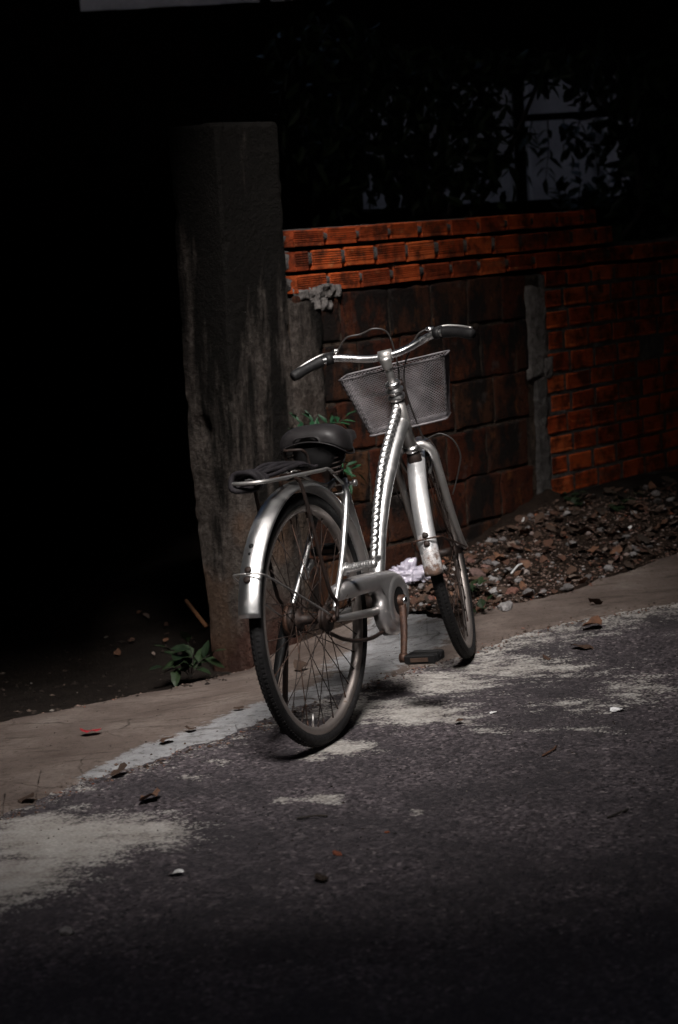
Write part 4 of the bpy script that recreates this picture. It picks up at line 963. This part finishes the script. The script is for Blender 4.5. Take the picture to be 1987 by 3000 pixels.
# ---- plants
def leaf_mat(name, a, b, rough=0.5):
    t = NT(name); R_ = t.n('ShaderNodeNewGeometry').outputs['Random Per Island']
    return t.set(t.ramp(R_, (0, a), (1, b)), rough, 0, 0.15)
M['leaf_dark'] = leaf_mat('dark_leaves', (0.008, 0.013, 0.006), (0.022, 0.034, 0.014))
M['leaf_green'] = leaf_mat('fern_leaves', (0.008, 0.030, 0.014), (0.018, 0.062, 0.026), 0.5)
M['leaf_weed'] = leaf_mat('weed_leaves', (0.006, 0.012, 0.006), (0.014, 0.024, 0.010))
M['bark'] = m_plain('bark', (0.018, 0.014, 0.011), 0.9, 0.5, 15, bs=0.5)
def leaf(m, p, d, up, L_, w_, droop=0.25):
    d = np.array(d, float); d /= np.linalg.norm(d); sd_ = np.cross(d, up); sd_ /= (np.linalg.norm(sd_) + 1e-9); nn = np.cross(sd_, d); p = np.array(p, float)
    v = [p, p + d * L_ * .35 + sd_ * w_ * .5 + nn * .04 * L_, p + d * L_ * .35 - nn * .03 * L_, p + d * L_ * .35 - sd_ * w_ * .5 + nn * .04 * L_, p + d * L_ * .72 + sd_ * w_ * .36 - nn * L_ * droop * .4, p + d * L_ * .72 - nn * L_ * (droop * .4 + .03), p + d * L_ * .72 - sd_ * w_ * .36 - nn * L_ * droop * .4, p + d * L_ - nn * L_ * droop]
    m.add(v, [(0, 1, 2), (0, 2, 3), (1, 4, 5, 2), (2, 5, 6, 3), (4, 7, 5), (5, 7, 6)], False)
def rdir(r): 
    q = np.array([r.gauss(0, 1) for _ in range(3)]); return q / np.linalg.norm(q)
def tree(name, label, base, clumps, nleaf, L_, mat, seed, group=None, th=0.06):
    r = random.Random(seed); root = empty(name, loc=tuple(base)); base = np.array(base); tag(root, label, 'tree', group)
    top = np.mean([np.array(c[0]) for c in clumps], 0) - base
    m = MB(); tube(m, spline([(0, 0, 0), top * 0.35 + [.04, .03, 0], top * 0.7 + [-.03, 0, 0], top], 5), list(np.linspace(th, th * .35, 16)), 9)
    tr = m.build('trunk', M['bark'], root)
    for c, rr in clumps:
        c = np.array(c) - base; m = MB(); st = top * r.uniform(0.45, 0.9); tube(m, spline([st, (st + c) / 2 + rdir(r) * .05, c], 4), list(np.linspace(th * .4, th * .12, 9)), 6); m.build('branch', M['bark'], root)
    m = MB()
    for c, rr in clumps:
        c = np.array(c) - base
        for _ in range(int(nleaf * np.prod(rr) / 0.03)):
            q = rdir(r) * r.random() ** 0.45 * np.array(rr); q = q * (1 + 0.4 * noise.noise(Vector(q * 5)))
            d = rdir(r) * .7 + np.array([0, 0, -.55]); leaf(m, c + q, d, rdir(r), L_ * r.uniform(.6, 1.25), L_ * .38 * r.uniform(.7, 1.2))
    m.build('crown', M[mat], root, kind=None); return root
TD = 9.2
def tp(px, py, d=TD): return at(px, py, d)
tree('tree', 'dark leafy tree crown hanging in front of the shed window', (tp(1240, 600)[0], TD + .1, 0.1), [(tp(1120, 470), (.30, .3, .22)), (tp(1230, 330), (.28, .3, .18)), (tp(1300, 520), (.30, .3, .16)), (tp(1400, 360), (.2, .25, .2)), (tp(1080, 330), (.25, .3, .2)), (tp(1330, 200), (.45, .3, .14)), (tp(1600, 190), (.35, .3, .10)), (tp(980, 420), (.25, .3, .3)), (tp(1000, 180), (.3, .3, .3)), (tp(1200, 450), (.4, .2, .3)), (tp(1420, 440), (.16, .2, .3)), (tp(1300, 250), (.4, .2, .2))], 260, 0.095, 'leaf_dark', 3)
tree('tree', 'dark bushy tree rising past the stepped end of the brick wall', (tp(2000, 700)[0] + .1, TD + .6, 0.1), [(tp(1900, 520, 9.8), (.25, .3, .4)), (tp(1880, 640, 9.8), (.2, .2, .16)), (tp(1860, 300, 9.8), (.2, .3, .3)), (tp(1990, 300, 9.8), (.3, .3, .4)), (tp(1815, 700, 9.6), (.10, .2, .1)), (tp(1760, 250, 9.8), (.22, .3, .14)), (tp(1800, 380, 9.8), (.09, .2, .14)), (tp(2000, 600, 9.8), (.3, .3, .4)), (tp(1700, 180, 9.8), (.3, .3, .12))], 150, 0.11, 'leaf_dark', 4)
# climber and pot-plant sprays silhouetted in the window
def spray(name, label, base, stems, L_, w_, mat, seed, cat='plant', stemr=0.004, group=None, pair=True):
    r = random.Random(seed); base = np.array(base, float); root = empty(name, loc=tuple(base)); tag(root, label, cat, group)
    for pts, nl in stems:
        P = spline([np.array(p) - base for p in pts], 6); m = MB(); tube(m, P, list(np.linspace(stemr, stemr * .4, len(P))), 5); m.build('stem', M['bark'], root)
        m = MB()
        for k in range(nl):
            t = (k + 1) / (nl + 1); i = min(int(t * (len(P) - 1)), len(P) - 2); q = P[i]; tg = P[i + 1] - P[i]; tg /= np.linalg.norm(tg)
            for s_ in ((-1, 1) if pair else (r.choice((-1, 1)),)):
                sd_ = np.cross(tg, rdir(r)); sd_ /= np.linalg.norm(sd_); d = tg * .6 + sd_ * s_
                leaf(m, q, d, rdir(r) * .4 + np.array([0, -.3, 1]), L_ * r.uniform(.7, 1.15), w_ * r.uniform(.8, 1.2), r.uniform(.05, .35))
        i = len(P) - 1; leaf(m, P[-1], P[-1] - P[-2], (0, 0, 1), L_, w_); m.build('foliage', M[mat], root)
    return root
PD = 10.2
P_ = lambda a, b, d=PD: at(a, b, d)
spray('climber', 'thin climber hanging inside the bright window', P_(1605, 350), [([P_(1605, 350), P_(1607, 430), P_(1600, 520)], 5), ([P_(1650, 350), P_(1660, 410), P_(1672, 450)], 7), ([P_(1740, 350), P_(1730, 420), P_(1745, 470)], 7), ([P_(1560, 352), P_(1550, 400), P_(1545, 440)], 5), ([P_(1700, 350), P_(1690, 390), P_(1705, 420)], 6)], 0.09, 0.035, 'leaf_dark', 8)
spray('shrub', 'leafy shrub silhouetted along the window sill', P_(1690, 620), [([P_(1690, 620), P_(1700, 540), P_(1695, 470)], 5), ([P_(1640, 620), P_(1640, 570), P_(1628, 540)], 7), ([P_(1700, 620), P_(1730, 570), P_(1762, 530)], 7), ([P_(1670, 620), P_(1665, 580), P_(1650, 555)], 6), ([P_(1760, 620), P_(1775, 560), P_(1790, 520)], 7), ([P_(1720, 620), P_(1740, 590), P_(1720, 560)], 6)], 0.085, 0.045, 'leaf_dark', 9)
# fern-like seedling in the wall crack behind the saddle
def wq(px, py, off=0.05): 
    s_, z = wpx(px, py, off); return wp(s_, z, off)
spray('wall_plant', 'small green seedling sprouting from the wall crack behind the saddle', wq(925, 1330, 0.0), [([wq(925, 1330, 0.0), wq(900, 1270, .06), wq(868, 1225, .09)], 6), ([wq(930, 1330, 0.0), wq(925, 1260, .07), wq(905, 1222, .1)], 6), ([wq(935, 1330, 0.0), wq(970, 1260, .07), wq(1012, 1222, .1)], 7), ([wq(935, 1330, 0.0), wq(950, 1270, .06), wq(965, 1228, .08)], 5), ([wq(930, 1330, .0), wq(890, 1290, .05), wq(862, 1262, .08)], 4), ([wq(960, 1330, 0.0), wq(1000, 1355, .06), wq(1045, 1385, .09)], 6), ([wq(960, 1330, 0.0), wq(1005, 1370, .06), wq(1020, 1405, .09)], 4)], 0.056, 0.017, 'leaf_green', 12, stemr=0.0016)
b0 = gnd(560, 1985); 
spray('weed', 'broad-leaved weed growing in the shade at the pillar foot', b0, [([b0, b0 + [-.02, 0, .06], b0 + [-.06, -.02, .10]], 3), ([b0, b0 + [.01, 0, .07], b0 + [.0, -.03, .13]], 3), ([b0, b0 + [.03, 0, .05], b0 + [.07, -.02, .08]], 3), ([b0, b0 + [-.03, 0, .03], b0 + [-.08, -.04, .05]], 2)], 0.07, 0.042, 'leaf_weed', 15, stemr=0.002)
for k, (a, b) in enumerate(((1690, 1478), (1800, 1490), (1830, 1470), (1668, 1462), (1400, 1790), (1385, 1740))):
    b0 = gnd(a, b + 12); r = random.Random(k); st = []
    for j in range(3): st.append(([b0, b0 + [r.uniform(-.02, .02), -.01, .025], b0 + [r.uniform(-.05, .05), r.uniform(-.04, 0), .045]], 1))
    spray('weed', ('small round-leaved weed in the litter below the brick wall' if k < 4 else 'tiny weed at the edge of the litter beside the front wheel'), b0, st, 0.035, 0.03, 'leaf_weed', 20 + k, stemr=0.0012, group='weeds below the brick wall' if k < 4 else 'weeds at the litter edge')

# ================================================================== litter
def stone_mesh(k, q=0.6):
    bm = bmesh.new(); bmesh.ops.create_icosphere(bm, subdivisions=2, radius=1.0)
    for v_ in bm.verts:
        p = v_.co.copy(); s_ = 1 + 0.45 * noise.noise(p * 1.1 + Vector((k * 7.1, 0, 0))) + 0.18 * noise.noise(p * 2.7 + Vector((0, k * 3.3, 0)))
        v_.co = Vector((p.x * s_, p.y * s_ * .8, p.z * s_ * q))
    for f_ in bm.faces: f_.smooth = False
    me = bpy.data.meshes.new('stone'); bm.to_mesh(me); bm.free(); return me
def leaf_mesh(k):
    r = random.Random(k); m = MB(); n = 5; v = []; cu = r.uniform(-.25, .45); tw_ = r.uniform(-.5, .5)
    for i in range(n + 1):
        t = i / n; w_ = 0.36 * math.sin(math.pi * (0.06 + 0.90 * t)) ** .8; z = cu * (t - .5) ** 2 * 1.2
        for s_ in (-1, 0, 1): v.append((t - .5, s_ * w_ + .1 * math.sin(t * 3 + k), z + abs(s_) * w_ * r.uniform(-.25, .45) + s_ * tw_ * (t - .5) * .4))
    f = []
    for i in range(n):
        for j in range(2): p = i * 3 + j; f.append((p, p + 3, p + 4, p + 1))
    m.add(v, f); me = m.mesh('leaf'); return me
def rcol(name, stops, rough=0.85):
    t = NT(name); R_ = t.objrand(); n1 = t.noise(3, 4, 0.6)
    c = t.ramp(R_, *stops); return t.set(t.mix(t.ramp(n1, (0.3, 0.55), (0.6, 0)), c, (0.03, 0.022, 0.018)), rough, 0, 0.3, bump=n1, bstr=0.3, bdist=0.05)
M['stone'] = rcol('rubble', [(0, (0.07, 0.062, 0.06)), (.35, (0.15, 0.14, 0.14)), (.6, (0.24, 0.23, 0.23)), (.75, (0.06, 0.05, 0.05)), (.9, (0.13, 0.055, 0.04)), (1, (0.40, 0.385, 0.37))])
M['dry_leaf'] = rcol('dry_leaf', [(0, (0.04, 0.018, 0.011)), (.4, (0.075, 0.034, 0.020)), (.7, (0.125, 0.058, 0.031)), (.9, (0.10, 0.072, 0.058)), (1, (0.19, 0.145, 0.12))])
M['dark_leaf'] = rcol('rotten_leaf', [(0, (0.02, 0.014, 0.010)), (1, (0.06, 0.032, 0.02))])
M['chip'] = rcol('brick_chip', [(0, (0.16, 0.045, 0.022)), (1, (0.26, 0.08, 0.035))])
M['white_scrap'] = rcol('white_scrap', [(0, (0.6, 0.6, 0.6)), (1, (0.75, 0.75, 0.76))], 0.6)
M['red_scrap'] = rcol('red_wrapper', [(0, (0.35, 0.02, 0.03)), (1, (0.42, 0.03, 0.04))], 0.4)
SM = [stone_mesh(k) for k in range(9)]; LM = [leaf_mesh(k) for k in range(9)]; DLM = [leaf_mesh(k + 20) for k in range(5)]; CM = [stone_mesh(k + 30, .45) for k in range(4)]; WM = [leaf_mesh(k + 40) for k in range(3)]
for L_, mt in ((SM, 'stone'), (LM, 'dry_leaf'), (DLM, 'dark_leaf'), (CM, 'chip'), (WM, 'white_scrap')):
    for me in L_: me.materials.append(M[mt])
dg = bpy.context.evaluated_depsgraph_get(); 
from mathutils.bvhtree import BVHTree
def bvh(o): return BVHTree.FromPolygons([v_.co[:] for v_ in o.data.vertices], [p.vertices[:] for p in o.data.polygons])
GB = [bvh(o) for o in (road, apron, verge, ground)]
def top(x, y):
    z = -9
    for b in GB:
        h = b.ray_cast(Vector((x, y, 3)), Vector((0, 0, -1)))
        if h[0] is not None: z = max(z, h[0].z)
    return z
def onto(px, py):
    d = Vector(ray(px, py)); best = None
    for b in GB:
        h = b.ray_cast(Vector(_o), d.normalized())
        if h[0] is not None and (best is None or h[3] < best[3]): best = h
    return best[0] if best else Vector(gnd(px, py))
def put(name, me, px, py, size, label, cat, group, r, lift=0.3, flat=0.35):
    q = onto(px, py); o = link(name, me, None, (q.x, q.y, q.z + size * lift), (r.uniform(-flat, flat), r.uniform(-flat, flat), r.uniform(0, 6.28)), (size,) * 3)
    return tag(o, label, cat, group)
lr = random.Random(21)
LITTER = [(1130, 1745), (1210, 1790), (1290, 1800), (1400, 1795), (1620, 1742), (1800, 1683), (1985, 1620), (1985, 1405), (1900, 1425), (1630, 1465), (1500, 1535), (1360, 1615), (1200, 1690)]
def inside(x, y, P):
    c = False; j = len(P) - 1
    for i in range(len(P)):
        if (P[i][1] > y) != (P[j][1] > y) and x < (P[j][0] - P[i][0]) * (y - P[i][1]) / (P[j][1] - P[i][1]) + P[i][0]: c = not c
        j = i
    return c
def pick(r, dens=None):
    while True:
        x, y = r.uniform(1130, 1985), r.uniform(1400, 1800)
        if inside(x, y, LITTER): return x, y
for k in range(260):
    x, y = pick(lr)
    if x < 1500 or lr.random() < .4: 
        z_ = lr.choice((.006, .007, .008, .010, .012, .016, .020)); big = z_ > .011; near = x < 1420
        put('stone', lr.choice(SM), x, y, z_, ('egg-sized lump' if big else 'small piece') + (' of rubble beside the front wheel' if near else ' of rubble in the litter heap below the orange brick wall'), 'stone', ('lumps' if big else 'pieces') + (' of rubble by the wheel' if near else ' of rubble in the litter heap'), lr, .35)
for k in range(280):
    x, y = pick(lr); dk = lr.random() > .45; near = x < 1420
    put('leaf', lr.choice(DLM if dk else LM), x, y, lr.uniform(.024, .062), ('rotten dark' if dk else 'dry tan') + (' leaf in the rubble beside the front wheel' if near else ' leaf in the litter heap below the orange brick wall'), 'leaf', ('rotten' if dk else 'dry') + (' leaves in the rubble' if near else ' leaves in the litter heap'), lr, .22, .6)
for k in range(12):
    x, y = pick(lr); put('stone', lr.choice(CM), x, y, lr.uniform(.006, .014), 'orange brick chip in the litter below the brick wall', 'stone', 'brick chips in the litter', lr, .3)
for x, y, s_ in ((1260, 1640, .0), ):
    pass
for k, (x, y, s_) in enumerate(((1530, 1532, .035), (1845, 1550, .022), (1560, 1530, .022), (1450, 1680, .03), (1385, 1690, .035))): put('paper_scrap', WM[k % 3], x, y, s_, 'crumpled white scrap among the leaves below the brick wall', 'scrap', 'white scraps in the litter', lr, .3, .7)
for k, (x, y, s_) in enumerate(((1400, 1690, .034), (1440, 1705, .026), (1365, 1655, .03), (1535, 1655, .028), (1480, 1785, .030), (1665, 1725, .022), (1500, 1740, .024), (1550, 1740, .022), (1450, 1740, .026))): put('stone', SM[k], x, y, s_, 'large pale lump of broken concrete in the litter beside the front wheel', 'stone', 'concrete lumps', lr, .3)
# white twig
a, b = onto(1498, 1685), onto(1540, 1660); m = MB(); tube(m, spline([Vector((0, 0, .006)), (b - a) * .5 + Vector((0, 0, .02)), (b - a) + Vector((0, 0, .012))], 4), 0.0035, 6); o = m.build('twig', M['white_scrap']); o.location = a; tag(o, 'short white stick lying in the litter', 'stick')
# fine crumbs of the litter bed
m = MB(); cr_ = random.Random(4)
ico = [(0, 0, 1), (.9, 0, 0), (0, .9, 0), (-.9, 0, 0), (0, -.9, 0), (0, 0, -1)]; icf = [(0, 1, 2), (0, 2, 3), (0, 3, 4), (0, 4, 1), (5, 2, 1), (5, 3, 2), (5, 4, 3), (5, 1, 4)]
def crumbs(n, rx, ry, poly, s0, s1, mat, name, label, cat):
    m = MB()
    for _ in range(n):
        x, y = cr_.uniform(*rx), cr_.uniform(*ry)
        if poly and not inside(x, y, poly): continue
        q = onto(x, y); s_ = cr_.uniform(s0, s1) ; a_ = cr_.uniform(0, 6.28)
        e = np.array([cr_.uniform(.6, 1.5), cr_.uniform(.5, 1.2), cr_.uniform(.3, .7)]) * s_
        v = []
        for p in ico:
            p = np.array(p) * e; v.append((q.x + p[0] * math.cos(a_) - p[1] * math.sin(a_), q.y + p[0] * math.sin(a_) + p[1] * math.cos(a_), q.z + p[2] + s_ * .2))
        m.add(v, icf, False)
    o = m.build(name, mat); tag(o, label, cat, None, 'stuff'); return o
def m_crumb(name, stops):
    t = NT(name); R_ = t.n('ShaderNodeNewGeometry').outputs['Random Per Island']; return t.set(t.ramp(R_, *stops), 1.0, 0, 0.05)
M['crumb'] = m_crumb('litter_crumbs', [(0, (0.025, 0.018, 0.015)), (.5, (0.075, 0.05, 0.038)), (.75, (0.15, 0.11, 0.095)), (.9, (0.11, 0.045, 0.03)), (1, (0.24, 0.225, 0.22))])
M['speck'] = m_crumb('road_specks', [(0, (0.012, 0.010, 0.009)), (.8, (0.03, 0.023, 0.019)), (.94, (0.08, 0.06, 0.048)), (1, (0.18, 0.165, 0.15))])
crumbs(9000, (1130, 1990), (1400, 1800), LITTER, .002, .008, M['crumb'], 'gravel', 'fine dark crumbs of litter below the brick wall', 'gravel')
crumbs(420, (0, 1987), (1760, 2500), None, .0012, .0042, M['speck'], 'grit', 'fine grit scattered over the road and pavement', 'grit')
m = MB(); er = random.Random(31)
for k in range(1500):
    i = er.randrange(1, NU); e_ = Ec if er.random() < .6 else Lc; p = e_[i] + (e_[i + 1] - e_[i]) * er.random() + WN[:2] * er.gauss(.01, .022)
    if not -1.6 < p[0] < 1.9: continue
    z = top(p[0], p[1]); s_ = er.uniform(.0015, .0055) * (1.6 if er.random() < .08 else 1); a_ = er.uniform(0, 6.28); ee = np.array([er.uniform(.6, 1.6), er.uniform(.5, 1.2), er.uniform(.3, .7)]) * s_; v = []
    for q in ico:
        q = np.array(q) * ee; v.append((p[0] + q[0] * math.cos(a_) - q[1] * math.sin(a_), p[1] + q[0] * math.sin(a_) + q[1] * math.cos(a_), z + q[2] + s_ * .2))
    m.add(v, icf, False)
o = m.build('grit', M['crumb']); tag(o, 'grit and crumbs gathered along the pavement edges', 'grit', None, 'stuff')
m = MB()
for k in range(500):
    x, y = er.uniform(-1.9, -.35), er.uniform(6.2, 8.6)
    if (np.array([x, y]) - W0[:2]) @ WN[:2] < -.4 and x > -.5: continue
    z = top(x, y); s_ = er.uniform(.002, .012); a_ = er.uniform(0, 6.28); ee = np.array([er.uniform(.6, 2.2), er.uniform(.5, 1.2), er.uniform(.2, .7)]) * s_; v = []
    for q in ico:
        q = np.array(q) * ee; v.append((x + q[0] * math.cos(a_) - q[1] * math.sin(a_), y + q[0] * math.sin(a_) + q[1] * math.cos(a_), z + q[2] + s_ * .2))
    m.add(v, icf, False)
o = m.build('yard_litter', M['speck']); tag(o, 'dark crumbs and dead leaves strewn over the shady yard', 'litter', None, 'stuff')
# single pieces on the road and pavement
one = random.Random(9)
def single(name, me, x, y, s_, label, cat, lift=.25, flat=.3): return put(name, me, x, y, s_, label, cat, None, one, lift, flat)
single('leaf', LM[2], 1735, 1845, .075, 'large curled tan leaf on the pavement right of the front wheel', 'leaf', .25, .7)
single('leaf', DLM[1], 1707, 1902, .07, 'flat dark leaf on the road near the curled tan leaf', 'leaf', .15, .2)
single('leaf', DLM[2], 1745, 1775, .055, 'dark curled leaf beside the edge of the litter', 'leaf', .25, .5)
single('leaf', DLM[3], 1600, 1932, .03, 'tiny dark leaf scrap by the front wheel track', 'leaf', .2, .5)
single('leaf', DLM[0], 1345, 2122, .03, 'small black leaf scrap on the pale road smear', 'leaf', .3, .5)
single('leaf', LM[5], 440, 2350, .07, 'brown leaf lying on dark asphalt left of the bicycle', 'leaf', .2, .4)
single('leaf', DLM[4], 350, 2275, .055, 'dark curled leaf on the edge of the asphalt', 'leaf', .25, .5)
single('leaf', DLM[1], 490, 2178, .055, 'dark curled leaf on the grey cement strip', 'leaf', .25, .6)
single('leaf', DLM[2], 560, 2145, .04, 'small dark leaf above the grey cement strip', 'leaf', .2, .4)
single('leaf', DLM[0], 700, 2082, .03, 'dark leaf bit on cement behind the rear tyre', 'leaf', .2, .5)
single('leaf', DLM[3], 880, 1965, .06, 'dark leaf seen through the rear spokes', 'leaf', .25, .5)
single('leaf', DLM[4], 80, 2352, .05, 'dark leaf on the far corner of the pavement', 'leaf', .2, .4)
single('nut', SM[3], 940, 2582, .016, 'round brown nut on the open asphalt', 'nut', .5).data = SM[3].copy()
bpy.data.objects['nut'].data.materials[0] = M['dark_leaf']
single('brick_chip', CM[0], 990, 2505, .011, 'flat orange brick chip on the open asphalt', 'stone')
single('brick_chip', CM[1], 1135, 2440, .006, 'tiny orange brick crumb on the asphalt', 'stone')
single('stone', SM[6], 195, 2735, .017, 'pale flat pebble in the dark foreground', 'stone', .2, .1).data = SM[6].copy(); 
single('paper_scrap', WM[0], 515, 2565, .035, 'bright white scrap on asphalt in the foreground', 'scrap', .15, .1)
single('paper_scrap', WM[1], 1445, 2090, .022, 'small square white scrap on the pale road smear', 'scrap', .15, .1)
single('wood_chip', WM[2], 1810, 2085, .04, 'pale wood chip on the road at the right', 'wood chip', .15, .1)
q = single('wrapper', leaf_mesh(70), 268, 2155, .06, 'crumpled red sweet wrapper on the pavement edge', 'wrapper', .2, .3); q.data.materials.append(M['red_scrap'])
# twigs
for k, (a, b, c, d, lab) in enumerate(((1780, 2400, 1840, 2375, 'thin brown twig on the dark right of the road'), (1590, 2218, 1630, 2190, 'thin straw on the road below the pale smears'), (870, 2402, 960, 2395, 'thin black twig on the asphalt below the rear tyre'))):
    p, q = onto(a, b), onto(c, d); m = MB(); tube(m, spline([Vector((0, 0, .004)), (q - p) * .5 + Vector((.01, 0, .007)), (q - p) + Vector((0, 0, .004))], 4), .0026, 6); o = m.build('twig', M['bark'] if k != 1 else M['dry_leaf']); o.location = p; tag(o, lab, 'twig')
# crumpled plastic bag against the wall
def bag():
    q = onto(1195, 1715); bm = bmesh.new(); bmesh.ops.create_icosphere(bm, subdivisions=5, radius=1)
    for v_ in bm.verts:
        p = v_.co.copy(); r1 = abs(noise.noise(p * 1.7 + Vector((3, 1, 2)))); r2 = abs(noise.noise(p * 4.2 + Vector((1, 8, 2)))); r3 = abs(noise.noise(p * 9 + Vector((6, 1, 5))))
        s_ = 0.62 + 0.75 * r1 + 0.35 * r2 + 0.14 * r3
        v_.co = Vector((p.x * s_ * .078, p.y * s_ * .05, max(p.z * s_ * .055, -.022)))
    for f_ in bm.faces: f_.smooth = True
    me = bpy.data.meshes.new('plastic_bag'); bm.to_mesh(me); bm.free(); t = NT('thin_plastic')
    t.set(t.ramp(t.noise(20, 4), (.3, (0.42, 0.39, 0.48)), (.7, (0.60, 0.57, 0.66))), 0.25, 0, 0.6); t.b.inputs['Alpha'].default_value = 0.78; t.b.inputs['Transmission Weight'].default_value = 0.15
    me.materials.append(t.m); o = link('plastic_bag', me, None, (q.x, q.y, q.z + .035)); tag(o, 'crumpled thin lilac-white plastic bag at the foot of the wall', 'plastic bag')
bag()
# orange stick and rubbish in the dark yard
a, b = at(545, 1760, 7.5), at(605, 1835, 7.3); m = MB(); tube(m, [np.zeros(3), b - a], .008, 6); o = m.build('bamboo_stick', m_plain('bamboo', (0.045, 0.02, 0.009), .8, spec=.1)); o.location = a; tag(o, 'split bamboo stick leaning behind the pillar', 'stick')
for k in range(12):
    x, y = lr.uniform(330, 600), lr.uniform(1560, 1900); q = gnd(x, 1880 + (y - 1560) * .1); 
    o = link('leaf', lr.choice(LM), None, (q[0], q[1] + lr.uniform(0, .8), top(q[0], q[1]) + .02), (lr.uniform(-.5, .5), lr.uniform(-.5, .5), lr.uniform(0, 6)), (lr.uniform(.02, .04),) * 3); o.location.z = top(o.location.x, o.location.y) + .015; tag(o, 'dead leaf on the dark yard soil behind the pillar', 'leaf', 'leaves in the yard')

# ================================================================== added roofs and walls, out of view, that block light
def added_tin_roof(x0, x1, y0, y1, z, label, slope=0.0, along='y'):  # corrugated sheets added out of view to block light
    root = empty('added_tin_roof', loc=((x0 + x1) / 2, (y0 + y1) / 2, z)); tag(root, label, 'roof'); n = int((x1 - x0) / 0.9) + 1
    for k in range(n):
        a, b = x0 + (x1 - x0) * k / n - 0.03, x0 + (x1 - x0) * (k + 1) / n + 0.03; v = []; f = []; nx = 36
        for i in range(nx + 1):
            for j in range(2):
                x = a + (b - a) * i / nx; y = y0 if j == 0 else y1; v.append((x - root.location.x, y - root.location.y, 0.014 * math.sin(x * 2 * math.pi / 0.076) + 0.004 * (k % 2) + slope * (y - y0)))
        for i in range(nx): f.append((i * 2, i * 2 + 2, i * 2 + 3, i * 2 + 1))
        m = MB(); m.add(v, f); m.build('tin_sheet', M['tin'], root)
    for y in (y0 + .1, (y0 + y1) / 2, y1 - .1):
        m = MB(); box(m, (0, y - root.location.y, slope * (y - y0) - 0.06), (x1 - x0, 0.05, 0.07)); m.build('purlin', M['plank'], root)
    return root
OX0, OX1, OY0, OY1, RZ = -0.70, 0.55, 1.15, 4.4, 4.6  # gap between the added roofs pools light on the bicycle
added_tin_roof(-4.5, 4.7, -4.0, OY0, RZ, 'rusty tin roof over the near end of the lane')
added_tin_roof(-4.5, OX0, OY0 + .01, OY1, RZ + .03, 'rusty tin roof left of the open gap above the lane')
added_tin_roof(OX1, 4.7, OY0 + .01, OY1, RZ + .03, 'rusty tin roof right of the open gap above the lane')
added_tin_roof(-4.5, 4.7, OY1 + .01, 13.1, RZ + .06, 'rusty tin roof over the walls and the shed')
for nm, c, s_ in (('rendered grey house wall closing the left side of the lane', (-4.6, 3.5, 2.2), (.2, 15.2, 5.4)), ('rendered grey house wall closing the right side of the lane', (4.8, 3.5, 2.2), (.2, 15.2, 5.4)), ('rendered grey house wall closing the near end of the lane', (0.1, -4.2, 2.2), (9.6, .2, 5.4))):
    m = MB(); box(m, (0, 0, 0), s_); o = m.build('added_wall', M['house']); o.location = c; tag(o, nm, 'wall')  # walls added out of view to cut ambient light under the roofs
added_tin_roof(-4.4, -0.29, 4.75, 8.2, 2.55, 'low tin awning over the dark yard beside the pillar')  # low roof added out of view to shade yard and pillar
